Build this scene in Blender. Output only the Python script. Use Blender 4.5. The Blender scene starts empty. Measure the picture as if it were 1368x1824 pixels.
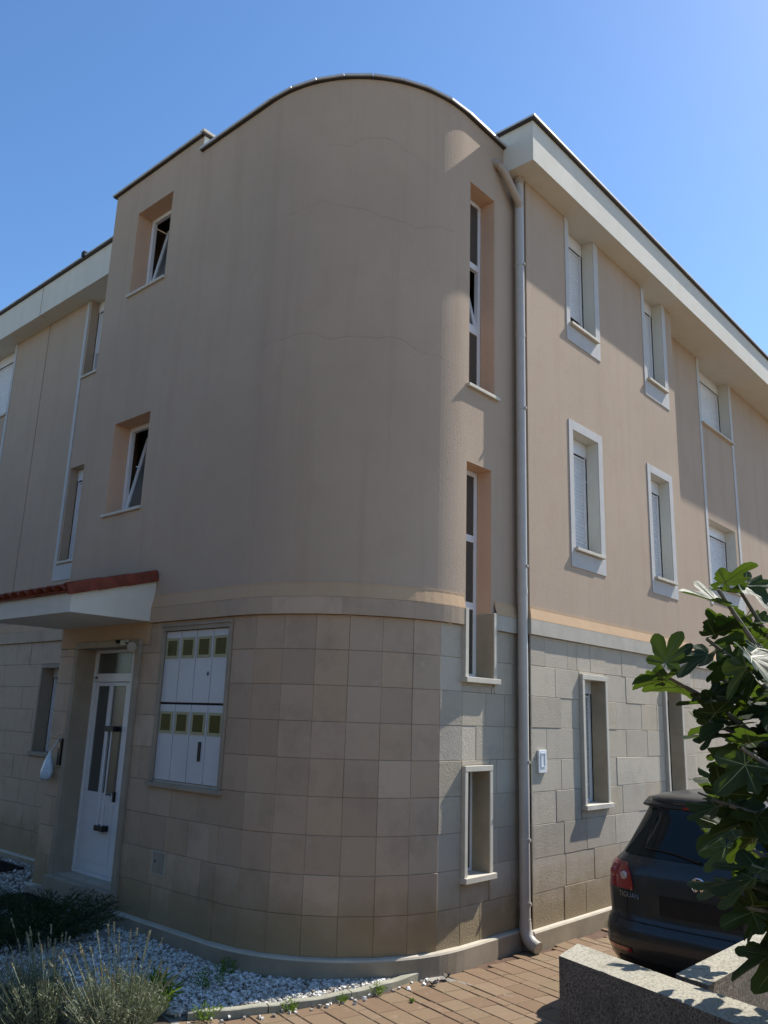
import bpy, math, random
from mathutils import Vector, Matrix
SC = bpy.context.scene
COL = SC.collection
R = math.radians
rnd = random.Random(7)

# ------------------------------------------------------------------ camera
CAM_F, YAW, PITCH, ROLL = 1464.617, 0.7335023, 0.2442667, 0.0333964
CAM = Vector((-7.133685, -4.409419, 2.022849))
fw = Vector((math.cos(YAW)*math.cos(PITCH), math.sin(YAW)*math.cos(PITCH), math.sin(PITCH)))
rt = Vector((math.sin(YAW), -math.cos(YAW), 0))
up = rt.cross(fw)
r2 = rt*math.cos(ROLL) + up*math.sin(ROLL)
u2 = -rt*math.sin(ROLL) + up*math.cos(ROLL)
cd = bpy.data.cameras.new('camera')
cam = bpy.data.objects.new('camera', cd); COL.objects.link(cam)
cd.sensor_fit = 'VERTICAL'; cd.sensor_height = 36; cd.lens = 36*CAM_F/1824
cd.clip_start = 0.05; cd.clip_end = 2000
cam.matrix_world = Matrix(((r2.x, u2.x, -fw.x, CAM.x), (r2.y, u2.y, -fw.y, CAM.y), (r2.z, u2.z, -fw.z, CAM.z), (0, 0, 0, 1)))
SC.camera = cam

# ------------------------------------------------------------------ light
GAM, EL = R(13.5), R(47.7)
world = bpy.data.worlds.new('World'); SC.world = world; world.use_nodes = True
wn = world.node_tree
sky = wn.nodes.new('ShaderNodeTexSky'); sky.sky_type = 'NISHITA'; sky.sun_disc = False
sky.sun_elevation = EL; sky.sun_rotation = R(103.5)
sky.air_density = 1.0; sky.dust_density = 0.4; sky.ozone_density = 3.0; sky.altitude = 400
hs = wn.nodes.new('ShaderNodeHueSaturation'); hs.inputs['Saturation'].default_value = 1.15
wn.links.new(sky.outputs[0], hs.inputs['Color']); wn.links.new(hs.outputs[0], wn.nodes['Background'].inputs[0])
wn.nodes['Background'].inputs[1].default_value = 0.115
sl = bpy.data.lights.new('sun', 'SUN'); sl.energy = 4.3; sl.angle = R(0.53); sl.color = (1.0, 0.95, 0.88)
sun = bpy.data.objects.new('sun', sl); COL.objects.link(sun)
ldir = Vector((-math.cos(GAM)*math.cos(EL), math.sin(GAM)*math.cos(EL), -math.sin(EL)))
sun.rotation_euler = ldir.to_track_quat('-Z', 'Y').to_euler()
sun.location = (20, -5, 20)
SC.view_settings.view_transform = 'Standard'; SC.view_settings.look = 'None'
SC.view_settings.gamma = 1; SC.view_settings.use_curve_mapping = False
SC.view_settings.exposure = 0.85
SC.render.engine = 'CYCLES'
SC.cycles.max_bounces = 8

# ------------------------------------------------------------------ materials
def new_mat(name, rough=0.8, spec=0.3, metal=0.0):
    m = bpy.data.materials.new(name); m.use_nodes = True
    nt = m.node_tree; b = nt.nodes['Principled BSDF']
    b.inputs['Roughness'].default_value = rough; b.inputs['Metallic'].default_value = metal
    b.inputs['Specular IOR Level'].default_value = spec
    return m, nt, b
def N(nt, t, **kw):
    n = nt.nodes.new(t)
    for k, v in kw.items():
        if k in n.inputs: n.inputs[k].default_value = v
        else: setattr(n, k, v)
    return n
def ramp(nt, fac, stops):
    r = nt.nodes.new('ShaderNodeValToRGB'); e = r.color_ramp.elements
    while len(e) < len(stops): e.new(0.5)
    for i, (p, c) in enumerate(stops): e[i].position = p; e[i].color = (*c, 1) if len(c) == 3 else c
    nt.links.new(fac, r.inputs[0]); return r.outputs[0]
def mix(nt, a, b, fac, mode='MIX'):
    m = nt.nodes.new('ShaderNodeMix'); m.data_type = 'RGBA'; m.blend_type = mode
    for s, v in ((m.inputs[6], a), (m.inputs[7], b), (m.inputs[0], fac)):
        if isinstance(v, bpy.types.NodeSocket): nt.links.new(v, s)
        else: s.default_value = (*v, 1) if isinstance(v, tuple) else v
    return m.outputs[2]
def coords(nt, obj=False, scale=None):
    g = nt.nodes.new('ShaderNodeTexCoord') if obj else nt.nodes.new('ShaderNodeNewGeometry')
    o = g.outputs['Object'] if obj else g.outputs['Position']
    if scale:
        mp = nt.nodes.new('ShaderNodeMapping'); mp.inputs['Scale'].default_value = scale
        nt.links.new(o, mp.inputs['Vector']); o = mp.outputs[0]
    return o
def noise(nt, vec, scale, detail=4, rough=0.6):
    n = N(nt, 'ShaderNodeTexNoise', Scale=scale, Detail=detail, Roughness=rough)
    nt.links.new(vec, n.inputs['Vector']); return n.outputs['Fac']
def bump(nt, b, h, strength=0.3, dist=0.01, prev=None):
    n = N(nt, 'ShaderNodeBump', Strength=strength, Distance=dist)
    nt.links.new(h, n.inputs['Height'])
    if prev: nt.links.new(prev, n.inputs['Normal'])
    nt.links.new(n.outputs[0], b.inputs['Normal']); return n.outputs[0]
def simple(name, col, rough=0.6, spec=0.3, metal=0.0, var=0.0, scale=6, bmp=0.0, bscale=60):
    m, nt, b = new_mat(name, rough, spec, metal)
    if var:
        p = coords(nt); f = noise(nt, p, scale)
        c = ramp(nt, f, [(0.3, tuple(x*(1-var) for x in col)), (0.7, tuple(min(1, x*(1+var)) for x in col))])
        nt.links.new(c, b.inputs['Base Color'])
    else: b.inputs['Base Color'].default_value = (*col, 1)
    if bmp:
        bump(nt, b, noise(nt, coords(nt), bscale, 6), bmp, 0.004)
    return m

def plaster_mat(name, col, streak=0.10):
    m, nt, b = new_mat(name, 0.92, 0.15)
    p = coords(nt)
    big = noise(nt, p, 0.55, 5, 0.6); med = noise(nt, p, 3.0, 5, 0.65)
    st = noise(nt, coords(nt, scale=(5.0, 5.0, 0.28)), 1.0, 5, 0.65)
    c = ramp(nt, big, [(0.3, tuple(x*0.93 for x in col)), (0.7, tuple(x*1.05 for x in col))])
    c = mix(nt, c, tuple(x*y for x, y in zip(col, (0.80, 0.76, 0.72))), ramp(nt, st, [(0.50, (0, 0, 0)), (0.85, (streak*4,)*3)]))
    c = mix(nt, c, tuple(x*y for x, y in zip(col, (0.93, 0.86, 0.80))), ramp(nt, med, [(0.52, (0, 0, 0)), (0.8, (0.5,)*3)]))
    nt.links.new(c, b.inputs['Base Color'])
    n1 = bump(nt, b, noise(nt, p, 55, 5, 0.75), 0.55, 0.006)
    bump(nt, b, noise(nt, p, 170, 3, 0.7), 0.35, 0.003, n1)
    return m
M = {}
M['plaster'] = plaster_mat('peach_plaster', (0.432, 0.333, 0.245), 0.14)
M['cream'] = plaster_mat('cream_plaster', (0.50, 0.345, 0.21), 0.12)
M['reveal'] = plaster_mat('peach_reveal', (0.62, 0.42, 0.29), 0.05)
M['white_plaster'] = plaster_mat('white_plaster', (0.62, 0.60, 0.52), 0.1)
M['white_band'] = simple('white_band', (0.47, 0.46, 0.435), 0.85, var=0.05, bmp=0.25)

def stone_mat(name, lo, hi, brown, bstr, bscale, gloss=0.75):
    m, nt, b = new_mat(name, gloss, 0.25)
    oi = nt.nodes.new('ShaderNodeObjectInfo'); p = coords(nt)
    c = ramp(nt, oi.outputs['Random'], [(0.0, lo), (0.55, tuple((x+y)/2 for x, y in zip(lo, hi))), (0.85, brown), (1.0, hi)])
    c = mix(nt, c, tuple(x*0.72 for x in lo), ramp(nt, noise(nt, p, 2.6, 6, 0.7), [(0.50, (0, 0, 0)), (0.82, (0.75,)*3)]))
    c = mix(nt, c, (0.47, 0.40, 0.31), ramp(nt, noise(nt, p, 9, 5, 0.7), [(0.58, (0, 0, 0)), (0.8, (0.5,)*3)]))
    sp = nt.nodes.new('ShaderNodeSeparateXYZ'); nt.links.new(p, sp.inputs[0])
    ad = N(nt, 'ShaderNodeMath', operation='MULTIPLY_ADD'); nt.links.new(noise(nt, p, 4, 4), ad.inputs[0]); ad.inputs[1].default_value = -0.7
    nt.links.new(sp.outputs['Z'], ad.inputs[2])
    low = ramp(nt, ad.outputs[0], [(0.0, (0.7,)*3), (0.33, (0, 0, 0))])      # damp stain rising from the ground
    c = mix(nt, c, (0.25, 0.185, 0.09), low)
    nt.links.new(c, b.inputs['Base Color'])
    n1 = bump(nt, b, noise(nt, p, bscale, 5, 0.7), bstr, 0.008)
    bump(nt, b, noise(nt, p, 8, 4, 0.6), 0.25, 0.01, n1)
    return m
M['stone'] = stone_mat('hammered_stone', (0.395, 0.34, 0.262), (0.49, 0.43, 0.34), (0.43, 0.36, 0.26), 1.0, 60)
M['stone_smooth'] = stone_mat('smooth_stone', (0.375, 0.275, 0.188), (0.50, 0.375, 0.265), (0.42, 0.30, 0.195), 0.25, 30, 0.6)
M['mortar'] = simple('mortar', (0.42, 0.36, 0.28), 0.95, var=0.15, scale=10)
M['trim'] = simple('limestone_trim', (0.52, 0.475, 0.385), 0.7, var=0.12, scale=5, bmp=0.2, bscale=40)
M['band'] = simple('limestone_band', (0.42, 0.38, 0.31), 0.75, var=0.10, scale=4, bmp=0.3, bscale=60)
M['plinthsunlit'] = simple('plinth_top_sunlit', (0.46, 0.41, 0.32), 0.7, var=0.12, scale=5)  # plinth colour lightened to paint in the sun on its top edge
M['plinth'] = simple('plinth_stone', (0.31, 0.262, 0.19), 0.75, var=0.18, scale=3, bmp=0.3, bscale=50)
M['pvc'] = simple('white_pvc', (0.68, 0.68, 0.68), 0.35, 0.5, var=0.03)
M['shutter_grey'] = simple('shutter_grey', (0.36, 0.36, 0.35), 0.5, 0.4, var=0.05)
M['shutter'] = simple('shutter_white', (0.62, 0.64, 0.66), 0.45, 0.4, var=0.04)
M['metalcap'] = simple('roof_cap_metal', (0.52, 0.52, 0.51), 0.4, 0.5, 0.1, var=0.1)
M['darkcap'] = simple('roof_cap_underside', (0.05, 0.045, 0.04), 0.6)
M['pipe'] = simple('painted_pipe', (0.42, 0.39, 0.345), 0.32, 0.6, var=0.06, scale=8)
M['pipebrown'] = simple('pipe_bronze', (0.36, 0.29, 0.22), 0.4, 0.5, var=0.1)
M['black'] = simple('black_plastic', (0.012, 0.012, 0.013), 0.4)
M['dark'] = simple('dark_interior', (0.05, 0.05, 0.05), 0.9)
M['curtain'] = simple('curtain', (0.75, 0.75, 0.78), 0.9)
M['roofing'] = simple('roofing', (0.15, 0.14, 0.13), 0.9, var=0.2)
M['meter'] = simple('meter_enamel', (0.50, 0.51, 0.52), 0.4, 0.5, var=0.05, scale=3)
M['olive'] = simple('yellow_window_frame', (0.33, 0.31, 0.18), 0.5)
M['oliveglass'] = simple('yellowed_glass', (0.09, 0.075, 0.025), 0.15, 0.6)
def glass_mat(name, col, rough=0.04):
    m, nt, b = new_mat(name, rough, 0.8)
    b.inputs['Base Color'].default_value = (*col, 1)
    bump(nt, b, noise(nt, coords(nt), 1.6, 2), 0.05, 0.02)
    return m
M['glass'] = glass_mat('window_glass', (0.055, 0.055, 0.052), 0.08)
M['doorglass'] = glass_mat('door_glass', (0.07, 0.075, 0.07), 0.25)
m, nt, b = new_mat('terracotta_tile', 0.8, 0.2)
c = ramp(nt, noise(nt, coords(nt), 7, 5), [(0.3, (0.12, 0.035, 0.022)), (0.6, (0.22, 0.062, 0.038)), (0.8, (0.17, 0.085, 0.055))])
nt.links.new(c, b.inputs['Base Color']); bump(nt, b, noise(nt, coords(nt), 60), 0.3, 0.004); M['tile'] = m
m, nt, b = new_mat('granite_concrete', 0.9, 0.2)
p = coords(nt)
c = ramp(nt, noise(nt, p, 90, 4, 0.8), [(0.36, (0.05, 0.038, 0.03)), (0.5, (0.20, 0.165, 0.13)), (0.62, (0.33, 0.285, 0.23)), (0.75, (0.5, 0.46, 0.38))])
c = mix(nt, c, (0.09, 0.08, 0.06), ramp(nt, noise(nt, p, 5, 5, 0.7), [(0.45, (0, 0, 0)), (0.75, (0.7,)*3)]))
nt.links.new(c, b.inputs['Base Color'])
n1 = bump(nt, b, noise(nt, p, 95, 4, 0.8), 1.0, 0.012); M['concrete'] = m
m, nt, b = new_mat('weathered_cap_concrete', 0.9, 0.2)
c = ramp(nt, noise(nt, p := coords(nt), 60, 5, 0.8), [(0.36, (0.12, 0.11, 0.08)), (0.47, (0.40, 0.37, 0.29)), (0.7, (0.56, 0.53, 0.44))])
c = mix(nt, c, (0.20, 0.18, 0.12), ramp(nt, noise(nt, p, 7, 5, 0.7), [(0.5, (0, 0, 0)), (0.75, (0.75,)*3)]))
nt.links.new(c, b.inputs['Base Color']); bump(nt, b, noise(nt, p, 80, 5, 0.8), 0.9, 0.01); M['captop'] = m
m, nt, b = new_mat('clay_paver', 0.85, 0.25)
oi = nt.nodes.new('ShaderNodeObjectInfo'); p = coords(nt)
c = ramp(nt, oi.outputs['Random'], [(0.0, (0.165, 0.105, 0.062)), (0.4, (0.195, 0.130, 0.078)), (0.75, (0.185, 0.132, 0.076)), (1.0, (0.215, 0.150, 0.095))])
c = mix(nt, c, (0.19, 0.125, 0.075), ramp(nt, noise(nt, p, 5, 6, 0.7), [(0.48, (0, 0, 0)), (0.8, (0.7,)*3)]))
c = mix(nt, c, (0.42, 0.33, 0.23), ramp(nt, noise(nt, p, 14, 5, 0.7), [(0.58, (0, 0, 0)), (0.8, (0.45,)*3)]))
nt.links.new(c, b.inputs['Base Color']); bump(nt, b, noise(nt, p, 110, 5, 0.8), 0.55, 0.004); M['paver'] = m
M['joint'] = simple('joint_sand', (0.10, 0.06, 0.04), 0.95, var=0.3, scale=12)
M['soil'] = simple('garden_soil', (0.20, 0.155, 0.108), 0.95, var=0.25, scale=7, bmp=0.8, bscale=30)
M['darksoil'] = simple('planting_soil', (0.070, 0.054, 0.038), 0.95, var=0.35, scale=7, bmp=0.9, bscale=30)
M['doorstone'] = simple('door_stone', (0.30, 0.25, 0.185), 0.75, var=0.14, scale=4, bmp=0.3, bscale=50)
M['kerb'] = simple('kerb_stone', (0.30, 0.29, 0.22), 0.8, var=0.18, scale=8, bmp=0.5, bscale=60)
m, nt, b = new_mat('white_chip', 0.7, 0.3)
at = N(nt, 'ShaderNodeNewGeometry')
c = ramp(nt, at.outputs['Random Per Island'], [(0.0, (0.16, 0.13, 0.10)), (0.25, (0.38, 0.35, 0.29)), (0.6, (0.58, 0.56, 0.50)), (1.0, (0.76, 0.74, 0.69))])
nt.links.new(c, b.inputs['Base Color']); M['chip'] = m
M['gravelbase'] = simple('gravel_bedding', (0.30, 0.28, 0.24), 0.95, var=0.25, scale=60, bmp=1.0, bscale=70)
def leaf_mat(name, col, trans, rough=0.45, veinmix=True, tfac=0.35):
    m, nt, b = new_mat(name, rough, 0.12)
    oi = nt.nodes.new('ShaderNodeObjectInfo'); g = nt.nodes.new('ShaderNodeNewGeometry')
    rr = oi.outputs['Random'] if veinmix else g.outputs['Random Per Island']
    c = ramp(nt, rr, [(0.0, tuple(x*0.7 for x in col)), (0.6, col), (1.0, tuple(x*1.45 for x in col))])
    c = mix(nt, c, tuple(x*0.6 for x in col), ramp(nt, noise(nt, coords(nt), 25, 4), [(0.5, (0, 0, 0)), (0.75, (0.6,)*3)]))
    nt.links.new(c, b.inputs['Base Color'])
    t = nt.nodes.new('ShaderNodeBsdfTranslucent'); t.inputs[0].default_value = (*trans, 1)
    ms = nt.nodes.new('ShaderNodeMixShader'); ms.inputs[0].default_value = tfac
    nt.links.new(b.outputs[0], ms.inputs[1]); nt.links.new(t.outputs[0], ms.inputs[2])
    nt.links.new(ms.outputs[0], nt.nodes['Material Output'].inputs[0])
    if veinmix: bump(nt, b, noise(nt, coords(nt), 40, 3), 0.3, 0.004)
    return m
M['fig'] = leaf_mat('fig_leaf', (0.032, 0.050, 0.024), (0.11, 0.18, 0.014), 0.52, True, 0.24)
M['figvein'] = simple('fig_vein', (0.17, 0.20, 0.07), 0.5)
M['bark'] = simple('fig_bark', (0.16, 0.14, 0.11), 0.9, var=0.25, scale=20, bmp=0.6)
M['lavleaf'] = leaf_mat('lavender_leaf', (0.20, 0.22, 0.145), (0.14, 0.17, 0.07), 0.7, False, 0.2)
M['lavspike'] = leaf_mat('dry_flower_spike', (0.30, 0.29, 0.20), (0.2, 0.2, 0.1), 0.8, False, 0.2)
M['darkleaf'] = leaf_mat('dark_shrub_leaf', (0.035, 0.055, 0.022), (0.04, 0.07, 0.01), 0.6, False, 0.2)
M['weed'] = leaf_mat('weed_leaf', (0.10, 0.17, 0.03), (0.18, 0.30, 0.03), 0.5, False, 0.35)
m, nt, b = new_mat('car_paint', 0.38, 0.4, 0.2)
b.inputs['Base Color'].default_value = (0.026, 0.029, 0.028, 1); b.inputs['Coat Weight'].default_value = 0.5; b.inputs['Coat Roughness'].default_value = 0.12
M['paint'] = m
M['carglass'] = simple('car_glass', (0.012, 0.017, 0.016), 0.07, 0.32)
m, nt, b = new_mat('tail_lamp_red', 0.12, 0.7); b.inputs['Base Color'].default_value = (0.30, 0.012, 0.014, 1); b.inputs['Coat Weight'].default_value = 1.0; M['red'] = m
M['lampclear'] = simple('lamp_clear', (0.55, 0.45, 0.42), 0.15, 0.6)
M['chrome'] = simple('chrome', (0.75, 0.76, 0.78), 0.12, 0.6, 1.0)
M['rubber'] = simple('tyre_rubber', (0.018, 0.018, 0.018), 0.85)
M['alloy'] = simple('alloy_rim', (0.35, 0.36, 0.37), 0.3, 0.5, 0.9)
M['bag'] = simple('plastic_bag', (0.50, 0.62, 0.72), 0.35, 0.5, var=0.15, scale=20)
M['lampcream'] = simple('lamp_housing', (0.42, 0.40, 0.30), 0.5, var=0.1)
M['cracked'] = simple('crack_dark', (0.27, 0.195, 0.14), 0.95)

# ------------------------------------------------------------------ mesh helpers
class MB:
    def __init__(s): s.v = []; s.f = []; s.m = []
    def quad(s, pts, mi=0):
        i = len(s.v); s.v += [tuple(p) for p in pts]; s.f.append(tuple(range(i, i+len(pts)))); s.m.append(mi)
    def hexa(s, c, mi=0):      # 8 corners: 0-3 one face, 4-7 the opposite one
        i = len(s.v); s.v += [tuple(p) for p in c]
        for f in ((0, 1, 2, 3), (7, 6, 5, 4), (0, 4, 5, 1), (1, 5, 6, 2), (2, 6, 7, 3), (3, 7, 4, 0)):
            s.f.append(tuple(i+k for k in f)); s.m.append(mi)
    def box(s, x0, x1, y0, y1, z0, z1, mi=0):
        s.hexa([(x0, y0, z0), (x1, y0, z0), (x1, y1, z0), (x0, y1, z0), (x0, y0, z1), (x1, y0, z1), (x1, y1, z1), (x0, y1, z1)], mi)
    def boxF(s, F, u0, u1, d0, d1, z0, z1, mi=0):
        s.hexa([F(u0, d0, z0), F(u1, d0, z0), F(u1, d1, z0), F(u0, d1, z0), F(u0, d0, z1), F(u1, d0, z1), F(u1, d1, z1), F(u0, d1, z1)], mi)
    def grid(s, rows, mi=0, closed=False):
        i = len(s.v); n = len(rows[0])
        for r in rows: s.v += [tuple(p) for p in r]
        for a in range(len(rows)-1):
            for b_ in range(n if closed else n-1):
                c = (b_+1) % n
                s.f.append((i+a*n+b_, i+a*n+c, i+(a+1)*n+c, i+(a+1)*n+b_)); s.m.append(mi)
    def tube(s, pts, rad, n=12, mi=0, cap=True):
        pts = [Vector(p) for p in pts]
        if not isinstance(rad, (list, tuple)): rad = [rad]*len(pts)
        rings = []; prev = None
        for i, p in enumerate(pts):
            t = (pts[min(i+1, len(pts)-1)] - pts[max(i-1, 0)]).normalized()
            if prev is None:
                a = Vector((0, 0, 1)) if abs(t.z) < 0.9 else Vector((1, 0, 0)); x = t.cross(a).normalized()
            else: x = (prev - t*prev.dot(t)).normalized()
            prev = x; y = t.cross(x)
            rings.append([p + (x*math.cos(2*math.pi*k/n) + y*math.sin(2*math.pi*k/n))*rad[i] for k in range(n)])
        s.grid(rings, mi, True)
        if cap:
            s.quad(rings[0][::-1], mi); s.quad(rings[-1], mi)
    def build(s, name, mats, parent=None, smooth=False, bevel=0):
        me = bpy.data.meshes.new(name); me.from_pydata(s.v, [], s.f)
        if not isinstance(mats, (list, tuple)): mats = [mats]
        for m_ in mats: me.materials.append(m_)
        if len(mats) > 1: me.polygons.foreach_set('material_index', s.m)
        if smooth: me.polygons.foreach_set('use_smooth', [True]*len(me.polygons))
        me.update()
        o = bpy.data.objects.new(name, me); COL.objects.link(o)
        if parent: o.parent = parent
        if bevel:
            md = o.modifiers.new('bevel', 'BEVEL'); md.width = bevel; md.segments = 2; md.limit_method = 'ANGLE'
        return o
def fixn(o):
    import bmesh
    bm = bmesh.new(); bm.from_mesh(o.data); bmesh.ops.remove_doubles(bm, verts=bm.verts, dist=1e-5)
    bmesh.ops.recalc_face_normals(bm, faces=bm.faces); bm.to_mesh(o.data); bm.free(); return o
def empty(name, loc=(0, 0, 0)):
    o = bpy.data.objects.new(name, None); COL.objects.link(o); o.location = loc; o.empty_display_size = 0.2
    return o
def tag(o, label=None, cat=None, group=None, kind=None):
    if label: o['label'] = label
    if cat: o['category'] = cat
    if group: o['group'] = group
    if kind: o['kind'] = kind
    return o

# facade frames: u along the wall, d into the wall, z up
S = 0.12
FR = lambda u, d, z: (u, d, z)                 # right facade, front part
FP = lambda u, d, z: (u, 0.30+d, z)            # right facade, set-back part
FT = lambda u, d, z: (u, S+d, z)               # tower, flat right face
LX = -2.45
FL = lambda u, d, z: (LX+d, u, z)              # tower, left face (u = y)
WX = -1.75
FW = lambda u, d, z: (WX+d, u, z)              # left wing
CX, CY, CR = -0.97, 1.60, 1.48
TOPT, TOPB, SOF, FTOP = 8.38, 8.60, 8.06, 8.57
def arc(n=24, off=0.0, a0=0.0, a1=90.0):
    # from the flat right face round to the left face
    return [(CX - (CR+off)*math.sin(R(a0+(a1-a0)*i/n)), CY - (CR+off)*math.cos(R(a0+(a1-a0)*i/n))) for i in range(n+1)]

def sheet(mb, F, u0, u1, z0, z1, holes=(), mi=0, rmi=None, d=0.0):
    us = sorted({u0, u1, *[h[0] for h in holes if u0 < h[0] < u1], *[h[1] for h in holes if u0 < h[1] < u1]})
    zs = sorted({z0, z1, *[h[2] for h in holes if z0 < h[2] < z1], *[h[3] for h in holes if z0 < h[3] < z1]})
    for a, b_ in zip(us, us[1:]):
        for c, e in zip(zs, zs[1:]):
            um, zm = (a+b_)/2, (c+e)/2
            if any(h[0] < um < h[1] and h[2] < zm < h[3] for h in holes): continue
            mb.quad([F(a, d, c), F(b_, d, c), F(b_, d, e), F(a, d, e)], mi)
    for h in holes:
        ua, ub, za, zb, dep = h[:5]; za2, zb2 = max(za, z0), min(zb, z1)
        if zb2 <= za2: continue
        r = mi if rmi is None else rmi
        mb.quad([F(ua, d, za2), F(ua, dep, za2), F(ua, dep, zb2), F(ua, d, zb2)], r)
        mb.quad([F(ub, d, za2), F(ub, dep, za2), F(ub, dep, zb2), F(ub, d, zb2)], r)
        if zb <= z1: mb.quad([F(ua, d, zb), F(ub, d, zb), F(ub, dep, zb), F(ua, dep, zb)], r)
        if za >= z0: mb.quad([F(ua, d, za), F(ub, d, za), F(ub, dep, za), F(ua, dep, za)], r)

def subtract(r, h):
    u0, u1, z0, z1 = r; a, b_, c, e = h
    if a >= u1 or b_ <= u0 or c >= z1 or e <= z0: return [r]
    out = []
    if a > u0: out.append((u0, a, z0, z1))
    if b_ < u1: out.append((b_, u1, z0, z1))
    m0, m1 = max(u0, a), min(u1, b_)
    if e < z1: out.append((m0, m1, e, z1))
    if c > z0: out.append((m0, m1, z0, c))
    return out
def block_mb(mb, F, u0, u1, z0, z1, dj=0.0):
    g, ch = 0.0011, 0.0032
    u0 += g; u1 -= g; z0 += g; z1 -= g
    if u1-u0 < 0.02 or z1-z0 < 0.02: return False
    q = [[F(u0+i, d, z0+i), F(u1-i, d, z0+i), F(u1-i, d, z1-i), F(u0+i, d, z1-i)] for i, d in ((ch, dj), (0, dj+ch), (0, 0.03))]
    mb.grid([r+[r[0]] for r in q]); mb.quad(q[0])
    return True

# ------------------------------------------------------------------ ground
H0, RH = 0.17, 0.30
g = MB(); g.quad([(-300, -300, -0.05), (300, -300, -0.05), (300, 300, -0.05), (-300, 300, -0.05)])
tag(g.build('ground', M['soil']), kind='structure')

kerb_pts = [(-1.45, 0.155), (-1.80, 0.150), (-2.15, 0.18), (-2.50, 0.255), (-2.80, 0.36), (-3.08, 0.49), (-3.34, 0.64)]
bed_edge = kerb_pts + [(-3.50, 0.42), (-3.8, 0.05), (-4.3, -0.18), (-5.2, -0.35), (-7.5, -0.5)]
drive = empty('driveway'); tag(drive, kind='structure')
g = MB(); g.quad([(-7, -6, -0.012), (14, -6, -0.012), (14, 0.10, -0.012), (-1.40, 0.21, -0.012), (-3.34, 0.69, -0.012), (-3.8, 0.10, -0.012), (-5.2, -0.30, -0.012), (-7, -0.45, -0.012)])
g.build('joint_bed', M['joint'], drive)
def kerb_y(x):
    for (a, b_), (c, e) in zip(bed_edge, bed_edge[1:]):
        if c <= x <= a: return b_ + (e-b_)*(a-x)/(a-c)
    return 0.02 if x > -1.45 else -0.5
pang = R(13)
pv_u = Vector((math.cos(pang), -math.sin(pang), 0)); pv_v = Vector((-math.sin(pang), -math.cos(pang), 0))
pav = []
uu = -5.0; k = 0
while uu < 9.0:
    w = 0.195 if k % 3 != 1 else 0.098
    vv = -6.0 + rnd.random()*0.3
    while vv < 6.5:
        ln = rnd.choice((0.195, 0.295, 0.295)) if w > 0.1 else rnd.choice((0.195, 0.245))
        c = pv_u*(uu+w/2) + pv_v*(vv+ln/2)
        lim = -0.03 if c.x > -0.05 else (0.09 if c.x > -1.3 else kerb_y(c.x) + 0.085)
        if c.x > 4.0: lim = 0.26
        if -6.2 < c.x < 12 and -5 < c.y < lim - 0.06 and not (c.x > -0.05 and c.y > -0.10):
            pav.append((c.x, c.y, uu, vv, w, ln))
        vv += ln + 0.004
    uu += w + 0.004; k += 1
pav.sort(key=lambda t: (t[0]+1.9)**2*0.35 + (t[1]+0.45)**2)
def in_view(x, y):
    v = Vector((x, y, 0)) - CAM; z = v.dot(fw)
    px = 684 + CAM_F*v.dot(r2)/z; py = 912 - CAM_F*v.dot(u2)/z
    return 300 < px < 1400 and py < 1850 and z > 0
def paver_mb(mb, uu, vv, w, ln, dz, tilt):
    q = []
    for i, z in ((0.006, dz), (0.0, dz-0.006), (0.0, -0.03)):
        q.append([tuple(pv_u*(uu+i) + pv_v*(vv+i) + Vector((0, 0, z+tilt))), tuple(pv_u*(uu+w-i) + pv_v*(vv+i) + Vector((0, 0, z-tilt))),
                  tuple(pv_u*(uu+w-i) + pv_v*(vv+ln-i) + Vector((0, 0, z-tilt))), tuple(pv_u*(uu+i) + pv_v*(vv+ln-i) + Vector((0, 0, z+tilt)))])
    mb.grid([r+[r[0]] for r in q]); mb.quad(q[0])
near = [p_ for p_ in pav if in_view(p_[0], p_[1])][:290]
ns = set(id(p_) for p_ in near)
for p_ in near:
    mb = MB(); paver_mb(mb, *p_[2:], rnd.uniform(-0.002, 0.002), rnd.uniform(-0.0015, 0.0015)); mb.build('paver', M['paver'], drive)
mb = MB()
for p_ in pav:
    if id(p_) not in ns: paver_mb(mb, *p_[2:], rnd.uniform(-0.002, 0.002), 0)
tag(mb.build('paver_field', M['paver'], drive), kind='stuff')

# kerb
kerb = empty('garden_kerb', (-2.6, 0.46, 0)); tag(kerb, 'low curved grey stone kerb between white chippings and the brick paving', 'kerb')
def along(pts, off):
    out = []
    for i, p_ in enumerate(pts):
        a = Vector(pts[max(i-1, 0)]); b_ = Vector(pts[min(i+1, len(pts)-1)]); t = (b_-a).normalized()
        out.append((p_[0] + t.y*off, p_[1] - t.x*off))
    return out
def finer(pts, n=4):
    out = []
    P = [pts[0]] + list(pts) + [pts[-1]]
    for i in range(1, len(P)-2):
        for j in range(n):
            t = j/n; p0, p1, p2, p3 = (Vector(P[i+q]) for q in (-1, 0, 1, 2))
            q = 0.5*((2*p1) + (-p0+p2)*t + (2*p0-5*p1+4*p2-p3)*t*t + (-p0+3*p1-3*p2+p3)*t**3); out.append((q.x, q.y))
    out.append(pts[-1]); return out
fk = finer(kerb_pts, 6); ko, ki = along(fk, -0.0), along(fk, 0.065)
breaks = [0, 13, 25, len(fk)-1]
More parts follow.
